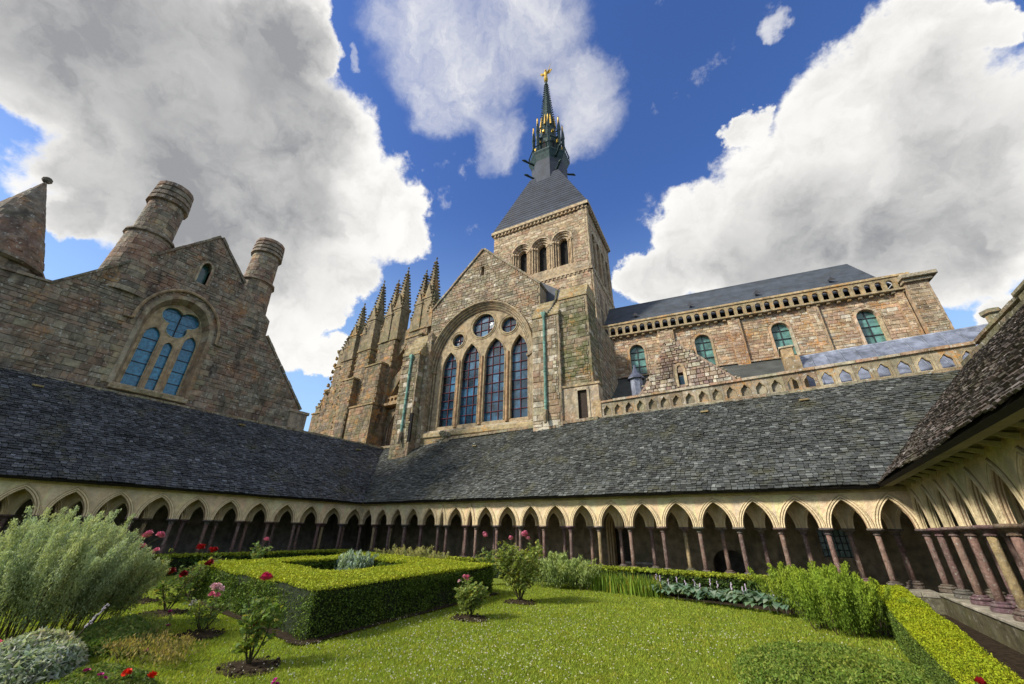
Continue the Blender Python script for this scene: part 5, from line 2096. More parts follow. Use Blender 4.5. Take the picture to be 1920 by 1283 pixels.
BOXO = [(-13.3, 5.3), (-6.7, 4.45), (-7.45, 10.5), (-14.2, 11.6)]
BOXI = [(-12.3, 6.6), (-8.85, 6.25), (-9.3, 9.5), (-12.8, 9.6)]
NG = 330000
r_ = NR.uniform(2.2, 15.5, NG * 2) ** 1.0
az = np.radians(NR.uniform(-96, 18, NG * 2))
keep = NR.rand(NG * 2) < np.clip(1.15 - r_ / 17, .2, 1)
gx, gy_ = r_ * np.sin(az), r_ * np.cos(az)
m = in_poly(gx, gy_, LAWN) & keep & ~(in_poly(gx, gy_, BOXO) & ~in_poly(gx, gy_, BOXI))
gx, gy_, gr = gx[m][:NG], gy_[m][:NG], r_[m][:NG]
N = len(gx)
gz = np.array([lawn_z(x, y) for x, y in zip(gx, gy_)])
h = NR.uniform(.014, .036, N) * (1 + .02 * gr)
w = .0028 * (gr * .30 + .55)
a = NR.uniform(0, 2 * np.pi, N)
lean = NR.normal(size=(N, 2)) * (h * .55)[:, None]
B = np.stack([gx, gy_, gz], 1)
dx = np.stack([np.cos(a) * w, np.sin(a) * w, np.zeros(N)], 1)
V = np.stack([B - dx, B + dx, B + np.column_stack([lean, h])], 1)
patch = np.array([mn.noise(Vector((x * .8, y * .8, 7))) + .7 * mn.noise(Vector((x * 3.1, y * 3.1, 9))) for x, y in zip(gx[::8], gy_[::8])]).repeat(8)[:N]
T = tint_arr((.240, .335, .042), N, .22, alt=(.34, .36, .09), altp=.07) * (1 + .55 * patch)[:, None] * np.array([1.08, 1, 1])
grass = np_obj('grass', V, 3, T, M['leaf'])
stuff(grass, 'short mown yellowish green grass covering the cloister lawn', 'grass')
# clover flowers and daisies: little white heads
cl = []
for _ in range(2100):
    cx_, cy_ = R.choice([(-4.6, 6.2), (-4.0, 5.0), (-5.3, 5.0), (-3.3, 6.8), (-6.0, 6.6), (-3.2, 4.6), (-5.8, 4.0), (-1.8, 8.5), (-4.6, 8.6)])
    x, y = R.gauss(cx_, 1.1), R.gauss(cy_, .9)
    if inside((x, y), LAWN) and not inside((x, y), BOXO):
        cl.append((x, y))
for _ in range(500):
    x, y = R.uniform(-12, 1), R.uniform(2, 13)
    if inside((x, y), LAWN) and not inside((x, y), BOXO):
        cl.append((x, y))
P = np.array([(x, y, lawn_z(x, y) + R.uniform(.025, .045)) for x, y in cl])
N = len(P)
s = (NR.uniform(.006, .013, N))[:, None]
ex, ey, ez = np.eye(3)
V = np.concatenate([np.stack([P - ex * s, P - ey * s, P + ex * s, P + ey * s], 1), np.stack([P - ex * s, P + ez * s, P + ex * s, P - ez * s * .5], 1),
                    np.stack([P - ey * s, P + ez * s, P + ey * s, P - ez * s * .5], 1)])
T = tint_arr((.62, .62, .48), N, .2)
stuff(np_obj('clover_flowers', V, 4, np.concatenate([T, T, T]), M['petal']), 'tiny white clover heads speckling the lawn near the square hedge', 'flowers')


# ---- clipped hedges
def hedge(label, outer, inner, z1, dens, lsize, top_t, side_t, seed, wob=.055, group=None, chamf=.17, cat='hedge'):
    rs = np.random.RandomState(seed)
    cx, cy = sum(p[0] for p in outer) / len(outer), sum(p[1] for p in outer) / len(outer)
    root = thing('box_hedge', label, cat, (cx, cy, 0), group)
    F = Frame((0, 0, 0), (1, 0, 0), (0, 0, 1))

    class GF:
        def __call__(s, u, d, v):
            return Vector((u, v, d))
    mb = MB()

    def shrink(poly, t):
        c = Vector((sum(p[0] for p in poly) / len(poly), sum(p[1] for p in poly) / len(poly)))
        out = []
        n = len(poly)
        for i in range(n):
            p, a_, b_ = Vector(poly[i]), Vector(poly[i - 1]), Vector(poly[(i + 1) % n])
            e1, e2 = (p - a_).normalized(), (b_ - p).normalized()
            n1, n2 = Vector((-e1.y, e1.x)), Vector((-e2.y, e2.x))
            k = n1 + n2
            k = k / max(.3, k.dot(n1))
            out.append(tuple(p + k * t))
        return out
    area = sum(outer[i][0] * outer[(i + 1) % len(outer)][1] - outer[(i + 1) % len(outer)][0] * outer[i][1] for i in range(len(outer)))
    sg = 1 if area > 0 else -1
    o2 = shrink(outer, .06 * sg)
    i2 = []
    if inner:
        area = sum(inner[i][0] * inner[(i + 1) % 4][1] - inner[(i + 1) % 4][0] * inner[i][1] for i in range(4))
        i2 = [shrink(inner, -.06 * (1 if area > 0 else -1))]
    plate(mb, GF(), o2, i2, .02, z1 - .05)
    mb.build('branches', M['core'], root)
    # shells
    loops = [(outer, sg)] + ([(inner, -1 * (1 if area > 0 else -1))] if inner else [])
    C, TT, SZ = [], [], []

    def dz(x, y):
        return wob * mn.noise(Vector((x * .8, y * .8, seed)))
    per = 0
    for poly, s_ in loops:
        n = len(poly)
        for i in range(n):
            p, q = np.array(poly[i]), np.array(poly[(i + 1) % n])
            L = np.linalg.norm(q - p)
            e = (q - p) / L
            nn = np.array([e[1], -e[0]]) * s_          # outward normal
            k = int(L * z1 * dens)
            t = rs.rand(k) * L
            z = rs.rand(k) ** .9 * z1
            d = rs.uniform(-.07, .02, k)
            und = np.array([mn.noise(Vector(((p[0] + e[0] * tt) * 1.4, (p[1] + e[1] * tt) * 1.4, zz * 2.2 + seed))) for tt, zz in zip(t, z)])
            d = d + und * .075 - np.clip((z - (z1 - chamf)) / chamf, 0, 1) ** 2 * .12
            keepm = (und + rs.uniform(-.6, .6, k)) > -.48
            xy = p + e * t[:, None] + nn * d[:, None]
            C.append(np.column_stack([xy, z])[keepm])
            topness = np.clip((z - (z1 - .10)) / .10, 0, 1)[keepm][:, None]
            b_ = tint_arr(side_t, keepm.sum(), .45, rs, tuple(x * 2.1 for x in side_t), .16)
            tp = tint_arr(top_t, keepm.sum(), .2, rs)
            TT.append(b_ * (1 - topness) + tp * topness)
    xs, ys = [p[0] for p in outer], [p[1] for p in outer]
    A = (max(xs) - min(xs)) * (max(ys) - min(ys))
    k = int(A * dens * 1.15)
    X, Y = rs.uniform(min(xs), max(xs), k), rs.uniform(min(ys), max(ys), k)
    m_ = in_poly(X, Y, outer)
    if inner:
        m_ &= ~in_poly(X, Y, inner)
    X, Y = X[m_], Y[m_]
    Z = z1 + rs.uniform(-.05, .012, len(X)) + np.array([dz(x, y) for x, y in zip(X, Y)]) + (rs.rand(len(X)) < .05) * rs.uniform(0, .04, len(X))
    C.append(np.column_stack([X, Y, Z]))
    TT.append(tint_arr(top_t, len(X), .28, rs, tuple(x * .5 for x in top_t), .12))
    C, TT = np.concatenate(C), np.concatenate(TT)
    dist = view_dist(C)
    V = leaf_quads(C, lsize * np.clip(dist / 9, .75, 1.8), .3, 1.35, rs)
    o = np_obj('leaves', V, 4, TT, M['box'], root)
    o['kind'] = 'stuff'
    return root


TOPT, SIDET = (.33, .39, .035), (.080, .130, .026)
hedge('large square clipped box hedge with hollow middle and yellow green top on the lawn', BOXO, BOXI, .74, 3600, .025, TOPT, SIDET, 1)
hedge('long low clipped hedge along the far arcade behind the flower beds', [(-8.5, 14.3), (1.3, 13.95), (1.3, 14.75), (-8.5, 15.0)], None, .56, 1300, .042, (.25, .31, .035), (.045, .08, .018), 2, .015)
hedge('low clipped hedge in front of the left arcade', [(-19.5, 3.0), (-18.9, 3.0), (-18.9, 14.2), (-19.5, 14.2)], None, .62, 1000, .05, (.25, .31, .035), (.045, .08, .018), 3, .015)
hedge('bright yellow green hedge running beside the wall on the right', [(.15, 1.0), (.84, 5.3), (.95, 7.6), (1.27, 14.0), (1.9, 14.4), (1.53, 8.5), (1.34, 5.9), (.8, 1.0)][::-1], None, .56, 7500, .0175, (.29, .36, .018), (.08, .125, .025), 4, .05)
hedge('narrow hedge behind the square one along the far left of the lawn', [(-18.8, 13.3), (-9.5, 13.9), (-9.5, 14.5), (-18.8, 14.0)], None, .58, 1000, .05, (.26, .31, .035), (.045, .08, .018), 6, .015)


def soil_patch(x, y, r, n=14):
    mb = MB()
    z0 = lawn_z(x, y)
    pts = []
    for k in range(n):
        a = 2 * math.pi * k / n
        q = r * R.uniform(.85, 1.15)
        pts.append(Vector((x + q * math.cos(a), y + q * math.sin(a) * .9, z0 + .012)))
    c = Vector((x, y, z0 + .05))
    mb.add([c] + pts, [(0, 1 + k, 1 + (k + 1) % n) for k in range(n)])
    for k in range(22):
        a, q = R.uniform(0, 6.28), r * math.sqrt(R.random()) * .9
        blob(mb, (x + q * math.cos(a), y + q * math.sin(a), z0 + .03), .03, .03, .02, 5, 3)
    struct(mb.build('soil', M['soil']))


# strip of bare soil under the square hedge
mb = MB()
for i in range(4):
    p, q = Vector(BOXO[i]), Vector(BOXO[(i + 1) % 4])
    e = (q - p).normalized()
    nn = Vector((e.y, -e.x))
    mb.add([(p.x - nn.x * .2 - e.x * .2, p.y - nn.y * .2 - e.y * .2, .035), (q.x - nn.x * .2 + e.x * .2, q.y - nn.y * .2 + e.y * .2, .035),
            (q.x + nn.x * .16 + e.x * .16, q.y + nn.y * .16 + e.y * .16, .028), (p.x + nn.x * .16 - e.x * .16, p.y + nn.y * .16 - e.y * .16, .028)], [(0, 1, 2, 3)])
struct(mb.build('soil', M['soil']))


# ---- flowers
def bloom_mesh(name, col, col2, rr_=.045, layers=3):
    V, T = [], []
    rs = np.random.RandomState(abs(hash(name)) % 1000 if False else len(name) * 7)
    for l in range(layers):
        n = 7 - l
        for k in range(n):
            a = 2 * math.pi * (k + l * .5) / n + rs.uniform(-.1, .1)
            r0, r1 = rr_ * .12 * (layers - l), rr_ * (1 - l * .24)
            z0, z1 = -.2 * rr_, rr_ * (.15 + .38 * l)
            wv = rr_ * (.55 - .1 * l)
            d = Vector((math.cos(a), math.sin(a), 0))
            t = Vector((-math.sin(a), math.cos(a), 0))
            p = [d * r0 + Vector((0, 0, z0)), d * (r1 * .8) - t * wv + Vector((0, 0, z1 * .8)), d * r1 + Vector((0, 0, z1)), d * (r1 * .8) + t * wv + Vector((0, 0, z1 * .8))]
            V.append([tuple(x) for x in p])
            c = np.array(col) * (1 - l / layers) + np.array(col2) * (l / layers)
            T.append(c * rs.uniform(.8, 1.2))
    return np_mesh(name, np.array(V), 4, np.array(T), M['petal'])


BL = {
    'red': bloom_mesh('flower', (.42, .006, .012), (.25, .003, .008), .05),
    'dark': bloom_mesh('flower_', (.24, .005, .012), (.12, .003, .008), .055),
    'pink': bloom_mesh('flower__', (.72, .25, .34), (.62, .14, .25), .055),
    'rose': bloom_mesh('flower___', (.60, .03, .12), (.45, .015, .08), .05),
    'pale': bloom_mesh('flower____', (.78, .58, .58), (.72, .38, .45), .05),
    'white': bloom_mesh('flower_____', (.75, .72, .66), (.7, .62, .55), .045),
    'magenta': bloom_mesh('flower______', (.45, .02, .20), (.32, .01, .14), .026, 2),
    'scarlet': bloom_mesh('flower_______', (.70, .03, .01), (.5, .02, .01), .045, 2),
    'yellow': bloom_mesh('flower________', (.75, .55, .03), (.6, .4, .02), .03, 2),
}


def put_bloom(kind, p, parent, s=1.0, tilt=.5):
    o = bpy.data.objects.new('flower', BL[kind])
    o.location = p
    o.scale = (s, s, s)
    o.rotation_euler = (R.uniform(-tilt, tilt), R.uniform(-tilt, tilt), R.uniform(0, 6.28))
    put(o, parent)
    return o


def rose(x, y, h, label, blooms, spread=.28, nleaf=420, lt=(.085, .13, .035), ls=.045, bare=.35, nst=6, soil=.42):
    z0 = lawn_z(x, y)
    nleaf, spread = int(nleaf * 1.7), spread * 1.12
    root = thing('rose_bush', label, 'rose bush', (x, y, z0))
    rs = np.random.RandomState(int(abs(x * 100 + y * 37)) % 9999)
    mb = MB()
    tips = []
    C = []
    D = []
    for k in range(nst):
        a = 2 * math.pi * k / nst + rs.uniform(-.4, .4)
        sp = spread * rs.uniform(.45, 1.0)
        hh = h * rs.uniform(.72, 1.0)
        path = [Vector((x, y, z0)) + Vector((math.cos(a) * sp * f ** .8, math.sin(a) * sp * f ** .8, hh * f)) + Vector((rs.uniform(-.02, .02), rs.uniform(-.02, .02), 0)) for f in (0, .25, .5, .75, 1)]
        tube(mb, path, [.013, .011, .009, .006, .004], 5, (.8, 1.0, .6))
        tips.append(path[-1])
        for _ in range(nleaf // nst // 5):
            f = bare + (1 - bare) * rs.rand() ** .8 * .98
            i = min(3, int(f * 4))
            p = path[i].lerp(path[i + 1], f * 4 - i)
            dirn = Vector((rs.normal(), rs.normal(), rs.uniform(-.2, .7))).normalized()
            base = p + dirn * rs.uniform(.02, spread * .38)
            for q in range(5):                       # compound leaf of five leaflets
                C.append(base + dirn * (.026 * (q // 2) * (ls / .045)) + dirn.orthogonal() * (.022 if q % 2 else -.022) * (q < 4))
                D.append(dirn)
    mb.build('stem', M['wood'], root)
    C, D = np.array([tuple(c) for c in C]), np.array([tuple(d) for d in D])
    V = leaf_quads(C, ls * np.ones(len(C)), .6, 1.4, rs, D)
    T = tint_arr(tuple(v * 1.45 for v in lt), len(C), .35, rs, (.30, .29, .07), .12)
    o = np_obj('foliage', V, 4, T, M['leaf'], root)
    o['kind'] = 'stuff'
    for (bx, by, bz, kind, n, s) in blooms:
        for _ in range(n):
            p = Vector((x + bx + R.uniform(-.05, .05) * (n > 1), y + by + R.uniform(-.05, .05) * (n > 1), z0 + bz + R.uniform(-.035, .035) * (n > 1)))
            put_bloom(kind, p, root, s * R.uniform(1.0, 1.35))
        mb = MB()
        tip = min(tips, key=lambda t: (t - Vector((x + bx, y + by, z0 + bz))).length)
        tube(mb, [tip.lerp(Vector((x, y, z0)), .3), tip.lerp(Vector((x + bx, y + by, z0 + bz)), .6), Vector((x + bx, y + by, z0 + bz - .02))], [.006, .005, .004], 4, (.8, 1.3, .5))
        mb.build('flower_stalk', M['wood'], root)
    if soil:
        soil_patch(x, y, soil)
    return root


# screen right on the ground here is (cos 33.5, sin 33.5)
RX, RY = math.cos(yaw), math.sin(yaw)


def sb(s, z, kind, n=1, k=1.0, dpt=0.0):
    return (RX * s - RY * dpt, RY * s + RX * dpt, z, kind, n, k)


rose(-6.21, 3.42, .72, 'rose bush with a crimson flower cluster on top in the nearest soil circle', [sb(-.06, .97, 'rose', 6, .95), sb(-.05, .45, 'red', 1, .6)], .24, 420, (.085, .135, .035), .05, .3)
rose(-8.52, 3.78, .50, 'small rose bush with pale pink and salmon flowers beside the crimson one', [sb(.05, .66, 'pale', 5, 1.0), sb(.0, .55, 'pink', 2, .9), sb(-.28, .42, 'white', 1, 1.2)], .24, 300, (.11, .16, .05), .042, .3, soil=.4)
rose(-11.03, 4.11, .62, 'rose bush with dark red clusters between the grey shrub and the square hedge', [sb(-.22, .70, 'dark', 5, 1.15), sb(.1, .68, 'dark', 5, 1.1), sb(.55, .88, 'dark', 4, 1.1)], .34, 330, (.075, .12, .03), .045, .3, soil=.46)
rose(-12.4, 5.0, .90, 'taller rose bush with two bright red clusters behind the dark red one', [sb(-.1, 1.12, 'red', 5, 1.2), sb(.22, 1.05, 'red', 5, 1.2)], .42, 420, (.10, .14, .05), .05, .35, soil=0)
rose(-13.13, 4.26, 1.15, 'tall rose bush with several pink clusters at the edge of the grey shrub', [sb(-.35, 1.38, 'pink', 5, 1.3), sb(-.02, 1.36, 'pink', 4, 1.2), sb(-.35, 1.15, 'pink', 2, 1.1), sb(-.05, 1.02, 'pink', 3, 1.0)], .42, 380, (.09, .13, .045), .05, .45, soil=.45)
rose(-5.89, 7.51, .66, 'leafy rose bush with few small pink flowers at the right end of the square hedge', [sb(-.12, .70, 'pink', 3, .9), sb(-.25, .64, 'pale', 1, .8)], .27, 950, (.14, .19, .06), .048, .22, 8, soil=.4)
rose(-6.14, 9.84, 1.35, 'tallest rose bush with pink flowers at its top in the middle of the lawn', [sb(.12, 1.52, 'pink', 5, 1.25), sb(-.25, 1.42, 'pink', 1, 1.2), sb(.2, 1.42, 'pink', 1, 1.2)], .50, 2100, (.17, .215, .065), .058, .25, 9, soil=.42)
rose(-8.9, 12.2, 1.05, 'rose bush with one pink ball of flowers rising behind the square hedge', [sb(-.12, 1.48, 'pink', 7, 1.25)], .36, 420, (.13, .18, .06), .06, .3, soil=0)
rose(-15.6, 8.0, 1.15, 'slim rose bush with one pink flower in front of the left arcade', [sb(.12, 1.2, 'pink', 2, 1.5)], .28, 320, (.13, .19, .08), .07, .3, soil=0)


# ---- shrubs and herbs
def feathery(label, name, cat, cx, cy, rx, ry, h, nst, lt, lt_low, seed, lean=(0, 0), ls=.02, perst=110, wob=.12, tipf=.45, mat='dull', spread=.35, group=None, split=.3):
    """many upright stems, each feathered with tiny leaves"""
    rs = np.random.RandomState(seed)
    root = thing(name, label, cat, (cx, cy, 0), group)
    mb = MB()
    C, T = [], []
    for k in range(nst):
        a = rs.uniform(0, 6.28)
        q = math.sqrt(rs.rand())
        bx, by = cx + rx * .72 * q * math.cos(a), cy + ry * .72 * q * math.sin(a)
        hh = h * (1 - .28 * q ** 2) * rs.uniform(.78, 1.06)
        tx = bx + rx * .30 * q * math.cos(a) + lean[0] * hh + rs.normal() * wob
        ty = by + ry * .30 * q * math.sin(a) + lean[1] * hh + rs.normal() * wob
        p0, p2 = Vector((bx, by, 0)), Vector((tx, ty, hh))
        p1 = p0.lerp(p2, .5) + Vector((0, 0, hh * .08))
        pth = [p0, p0.lerp(p1, .5), p1, p1.lerp(p2, .5), p2]
        if k % 3 == 0:
            tube(mb, pth, [.008, .007, .006, .004, .002], 4, (.9, .9, .6))
        n = perst
        f = split + (1 - split) * rs.rand(n) ** .75
        for ff in f:
            i = min(3, int(ff * 4))
            p = pth[i].lerp(pth[i + 1], ff * 4 - i)
            rr_ = spread * .28 * (1.12 - ff) ** .8 + .012
            C.append((p.x + rs.normal() * rr_ * .6, p.y + rs.normal() * rr_ * .6, p.z + rs.normal() * rr_ * .5))
            T.append(np.array(lt_low) * (1 - ff) + np.array(lt) * ff)
    mb.build('stem', M['wood'], root)
    C, T = np.array(C), np.array(T)
    m_ = C[:, 2] > 0.02
    C, T = C[m_], T[m_]
    dirs = np.zeros((len(C), 3))
    dirs[:, 2] = .8
    V = leaf_quads(C, ls * np.ones(len(C)), .2, 2.4, rs, dirs)
    T = T * rs.uniform(.7, 1.3, (len(C), 1))
    o = np_obj('foliage', V, 4, T, M[mat], root)
    o['kind'] = 'stuff'
    return root


feathery('big feathery grey green shrub with many upright plumes at the left edge', 'feathery_shrub', 'shrub', -10.05, 1.95, 1.32, .95, 1.80, 235, (.42, .50, .32), (.07, .11, .03), 21, (.05, .05), .0145, 620, .16, spread=.34, split=.22)
feathery('lighter feathery shrub leaning over the lawn right of the big grey green one', 'feathery_shrub', 'shrub', -10.5, 2.85, .6, .5, 1.2, 60, (.38, .46, .28), (.09, .14, .04), 22, (.18, .22), .0145, 460, .1, spread=.3, split=.2)
feathery('tall fine leaved bright green shrub where the far and right hedges meet', 'fine_leaved_shrub', 'shrub', .42, 10.9, .72, .95, 1.12, 105, (.27, .38, .045), (.08, .15, .02), 23, (0, 0), .018, 420, .1, mat='leaf', spread=.36, split=.12)
feathery('smaller bright green shrub with pointed shoots in front of the far hedge', 'fine_leaved_shrub', 'shrub', -.35, 12.3, .6, .55, 1.02, 60, (.28, .38, .05), (.09, .15, .03), 24, (0, 0), .026, 200, .12, mat='leaf', spread=.4, split=.15)


def low_mound(label, name, cat, cx, cy, rx, ry, h, n, ls, lt, alt, seed, mat='leaf', stretch=1.7, core=(.3, .4, .3), altp=.15, up=.5):
    rs = np.random.RandomState(seed)
    root = thing(name, label, cat, (cx, cy, 0))
    a, q = rs.uniform(0, 6.28, n), np.sqrt(rs.rand(n))
    X, Y = cx + rx * q * np.cos(a), cy + ry * q * np.sin(a)
    top = h * np.sqrt(np.clip(1 - q ** 2.6, 0, 1))
    nz = np.array([mn.noise(Vector((x * 2.6, y * 2.6, seed))) for x, y in zip(X, Y)])
    Z = np.clip(top * (1 + .35 * nz) * (1 - .55 * rs.rand(n) ** 2.2), .01, None)
    C = np.column_stack([X, Y, Z])
    V = leaf_quads(C, ls * np.ones(n), up, stretch, rs)
    T = tint_arr(lt, n, .38, rs, alt, altp)
    mb = MB()
    lathe(mb, (cx, cy, 0), [(1.0, 0), (.9, .45), (.55, .8), (.1, .92)], 12)
    mb.v = [(cx + (v[0] - cx) * rx * .8, cy + (v[1] - cy) * ry * .8, v[2] * h * .72) for v in mb.v]
    mb.build('stems', M['core'], root)
    o = np_obj('foliage', V, 4, T, M[mat], root)
    o['kind'] = 'stuff'
    return root


low_mound('silvery white leaved plant in the bottom left corner', 'silver_leaved_plant', 'plant', -8.05, 1.75, .72, .50, .34, 5200, .045, (.42, .47, .40), (.16, .22, .12), 31, 'dull', 2.3, altp=.25)
low_mound('broad low green bush in the bottom right of the lawn', 'low_bush', 'bush', .05, 7.3, 1.15, 1.5, .25, 30000, .022, (.15, .235, .04), (.27, .33, .07), 32, altp=.25)
low_mound('low green bush against the yellow hedge near the right foreground', 'low_bush', 'bush', .2, 5.3, .7, 1.0, .27, 16000, .021, (.14, .22, .04), (.26, .31, .07), 33, altp=.2)
feathery('light green loose shrub behind the tallest rose, beside the far hedge', 'light_green_shrub', 'shrub', -6.6, 13.1, 1.25, .6, .98, 75, (.33, .42, .17), (.10, .16, .05), 34, (0, 0), .036, 120, .16, mat='leaf', spread=.6, split=.15)
low_mound('dark green low plant at the foot of the feathery shrub', 'ground_plant', 'plant', -8.7, 2.7, .9, .45, .30, 6500, .04, (.12, .19, .05), (.24, .28, .09), 35, altp=.2)
low_mound('brown tinged clipped low bush left of the square hedge', 'low_bush', 'bush', -15.0, 6.4, .85, .5, .68, 7000, .035, (.10, .095, .035), (.16, .16, .05), 36, altp=.2)
low_mound('weedy green patch with magenta flowers along the bottom left edge', 'ground_plant', 'plant', -6.6, 2.15, .8, .35, .14, 5200, .03, (.10, .16, .04), (.2, .24, .08), 37, altp=.2)
feathery('bluish grey plant rising from the hollow of the square hedge', 'blue_grey_plant', 'plant', -12.1, 9.2, .75, .4, 1.02, 40, (.34, .44, .38), (.10, .16, .10), 38, (0, 0), .05, 70, .16, mat='leaf', spread=.6, split=.2)
feathery('mixed flowering plants behind the back corner of the square hedge', 'flowering_plant', 'plant', -13.0, 12.6, 1.9, .5, 1.05, 60, (.36, .36, .16), (.12, .18, .06), 39, (0, 0), .045, 60, .2, mat='leaf', spread=.7, split=.2)

ORD = ['leftmost', 'second from the left', 'third from the left', 'fourth from the left', 'fifth from the left', 'sixth from the left',
       'seventh from the left', 'eighth from the left', 'ninth from the left']
feathery('loose reddish tipped weeds on the lawn between the silver plant and the nearest rose', 'weed_clump', 'plant', -7.45, 2.75, .9, .45, .26, 60, (.30, .24, .10), (.16, .22, .05), 41, (0, 0), .018, 40, .12, mat='leaf', spread=.5, split=.1)
feathery('sparse green weeds at the foot of the lighter feathery shrub', 'weed_clump', 'plant', -9.1, 3.05, .8, .35, .30, 50, (.26, .32, .10), (.14, .20, .05), 42, (0, 0), .018, 45, .12, mat='leaf', spread=.5, split=.1)
# iris clumps
irs = np.random.RandomState(77)
for k in range(7):
    cx, cy = -5.7 + k * .33, 13.45 - k * .07
    root = thing('iris_clump', 'clump of upright sword shaped leaves before the far hedge, ' + (ORD[k] if k < 6 else 'rightmost, beside the blue green plants'), 'plant', (cx, cy, 0), 'iris clumps before the far hedge')
    V, T = [], []
    for i in range(130):
        bx, by = cx + irs.normal() * .13, cy + irs.normal() * .14
        a = irs.uniform(0, 6.28)
        hh = irs.uniform(.28, .56)
        d = np.array([math.cos(a), math.sin(a), 0])
        t = np.array([-d[1], d[0], 0]) * irs.uniform(.010, .018)
        l = irs.uniform(.02, .16)
        b = np.array([bx, by, 0])
        m1, tp = b + d * l * .3 + [0, 0, hh * .6], b + d * l + [0, 0, hh]
        V += [[b - t, b + t, m1 + t * .9, m1 - t * .9], [m1 - t * .9, m1 + t * .9, tp + t * .1, tp - t * .1]]
        c = np.array((.17, .27, .04)) * irs.uniform(.6, 1.35)
        if irs.rand() < .1:
            c = np.array((.42, .36, .05))
        T += [c, c]
    o = np_obj('leaves', np.array(V), 4, np.array(T), M['leaf'], root)
    o['kind'] = 'stuff'

# hostas
for k in range(9):
    f = k / 8
    cx, cy = -3.55 + f * 2.95, 13.15 - f * .95 + R.uniform(-.06, .06)
    root = thing('hosta', 'blue green broad leaved plant bordering the far hedge, ' + (ORD[k] if k < 8 else 'rightmost, beside the bright shrub'), 'plant', (cx, cy, 0), 'hostas bordering the far lawn edge')
    nl = 34
    for i in range(nl):
        a = R.uniform(0, 6.28)
        rr = .10 + .30 * math.sqrt(R.random())
        z = .30 - rr * .42 + R.uniform(0, .13)
        d = Vector((math.cos(a), math.sin(a), 0))
        t = Vector((-d.y, d.x, 0))
        L, wd = R.uniform(.16, .24), R.uniform(.07, .10)
        p0 = Vector((cx, cy, 0)) + d * (rr - L * .45) + Vector((0, 0, z))
        mb = MB()
        rib = [p0, p0 + d * L * .35 + Vector((0, 0, .035)), p0 + d * L * .7 + Vector((0, 0, .02)), p0 + d * L + Vector((0, 0, -.03))]
        ww = [.15, 1, .75, .02]
        vs = []
        for p, w_ in zip(rib, ww):
            vs += [p - t * wd * w_ + Vector((0, 0, .02 * w_)), p, p + t * wd * w_ + Vector((0, 0, .02 * w_))]
        fs = []
        for j in range(3):
            fs += [(3 * j, 3 * j + 1, 3 * j + 4, 3 * j + 3), (3 * j + 1, 3 * j + 2, 3 * j + 5, 3 * j + 4)]
        kk = R.uniform(.65, 1.3)
        mb.add(vs, fs, (.13 * kk, .22 * kk, .15 * kk) if R.random() < .8 else (.26 * kk, .34 * kk, .26 * kk))
        mb.build('leaf', M['leaf'], root)
    for i in range(2):
        mb = MB()
        p = Vector((cx + R.uniform(-.15, .15), cy + R.uniform(-.1, .1), 0))
        tp = p + Vector((R.uniform(-.05, .05), R.uniform(-.05, .05), R.uniform(.42, .55)))
        tube(mb, [p, tp], .005, 4, (.3, .35, .25))
        for j in range(5):
            blob(mb, tp - Vector((R.uniform(-.02, .02), R.uniform(-.02, .02), j * .03)), .016, .016, .02, 5, 3, (.55, .45, .60))
        mb.build('flower_spike', M['petal'], root)

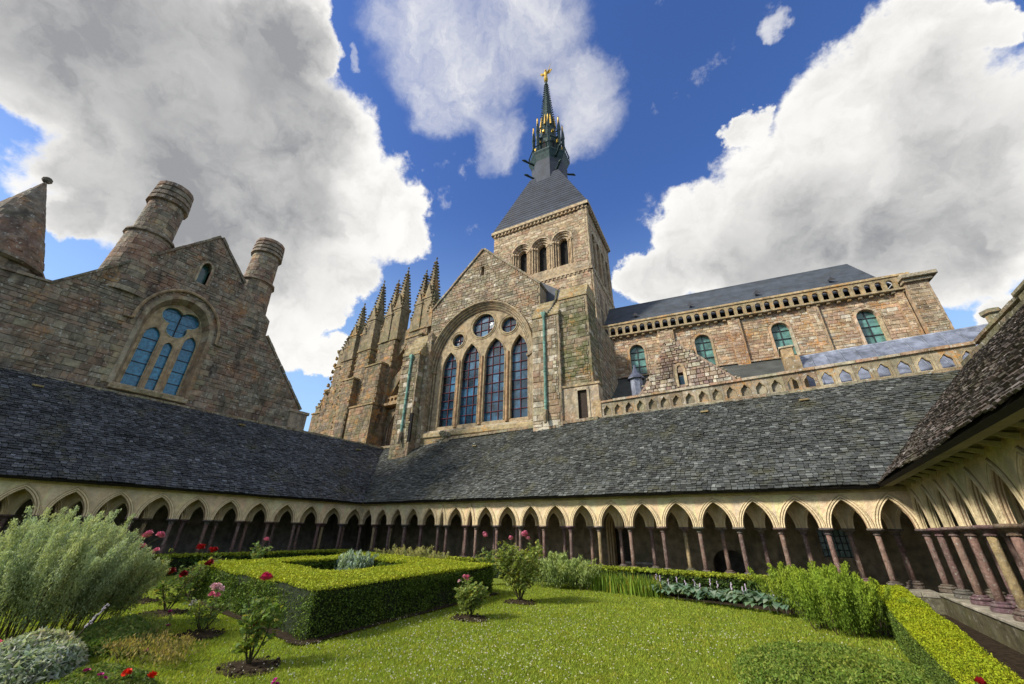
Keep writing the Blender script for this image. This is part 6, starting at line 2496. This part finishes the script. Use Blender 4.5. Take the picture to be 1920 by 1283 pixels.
# single low flowers
FL_ = [(-9.16, 3.49, .28, 'magenta', 'slender magenta flower stem just before the dark red rose'),
       (-8.81, 3.36, .14, 'magenta', 'low magenta flower left of the pale pink rose'),
       (-7.94, 3.1, .10, 'magenta', 'low double magenta flower on the grass left of the nearest rose'),
       (-9.59, 3.15, .14, 'magenta', 'magenta flower close to the lighter feathery shrub'),
       (-8.91, 3.18, .10, 'magenta', 'small magenta flower alone on the grass left of the rose bushes'),
       (-8.78, 2.84, .12, 'magenta', 'magenta flower at the right foot of the big grey green shrub'),
       (-7.47, 2.92, .10, 'magenta', 'lone magenta flower left of the nearest soil circle'),
       (-7.59, 2.76, .10, 'magenta', 'dull magenta flower between the silver plant and nearest rose'),
       (-6.24, 2.17, .20, 'scarlet', 'scarlet poppy at the bottom edge, left one of the pair'),
       (-5.93, 2.29, .20, 'scarlet', 'larger scarlet poppy at the bottom edge, right one of the pair'),
       (-6.38, 1.99, .18, 'magenta', 'bright magenta tuft at the bottom edge left of the poppies'),
       (-6.87, 2.01, .16, 'magenta', 'magenta flower beside the silvery plant'),
       (-5.05, 3.11, .10, 'magenta', 'magenta flower cut by the bottom edge right of the nearest rose'),
       (-7.95, 1.40, .36, 'rose', 'crimson flower left of the silvery plant at the photo edge'),
       (.92, 5.2, .60, 'dark', 'dark red fallen bloom on the bright yellow green hedge')]
for (x, y, z, kind, lab) in FL_:
    root = thing('flower', lab, 'flower', (x, y, 0))
    mb = MB()
    tube(mb, [(x, y, 0 if z < .5 else .5), (x + .01, y, z * .5 if z < .5 else .55), (x, y, z)], .004, 4, (.6, 1.4, .4))
    mb.build('stalk', M['wood'], root)
    n = {'magenta': 3, 'scarlet': 2}.get(kind, 1)
    for i in range(n):
        put_bloom(kind, Vector((x + R.uniform(-.035, .035), y + R.uniform(-.035, .035), z + R.uniform(-.02, .02))), root, .75 if kind == 'dark' else 1.0)
    for i in range(4):
        m2 = MB()
        a = R.uniform(0, 6.28)
        d = Vector((math.cos(a), math.sin(a), .5))
        t = Vector((-math.sin(a), math.cos(a), 0)) * .012
        p = Vector((x, y, z * .3 if z < .5 else .56))
        m2.add([p, p + d * .03 - t, p + d * .07, p + d * .03 + t], [(0, 1, 2, 3)], (.1, .16, .05))
        m2.build('leaf', M['leaf'], root)
# flower spike leaning out of the silvery plant
root = thing('flower_spike', 'leaning grey lilac flower spike above the silvery plant', 'flower', (-8.3, 2.15, 0))
mb = MB()
p0, p1 = Vector((-8.3, 2.15, .2)), Vector((-8.12, 2.32, .62))
tube(mb, [p0, p1], [.012, .006], 5, (.9, 1, .8))
mb.build('stalk', M['wood'], root)
mb = MB()
for i in range(26):
    blob(mb, p0.lerp(p1, .35 + .65 * i / 26) + Vector((R.uniform(-.015, .015), R.uniform(-.015, .015), 0)), .014, .014, .014, 5, 3, (.5, .45, .5))
mb.build('florets', M['petal'], root)['kind'] = 'stuff'
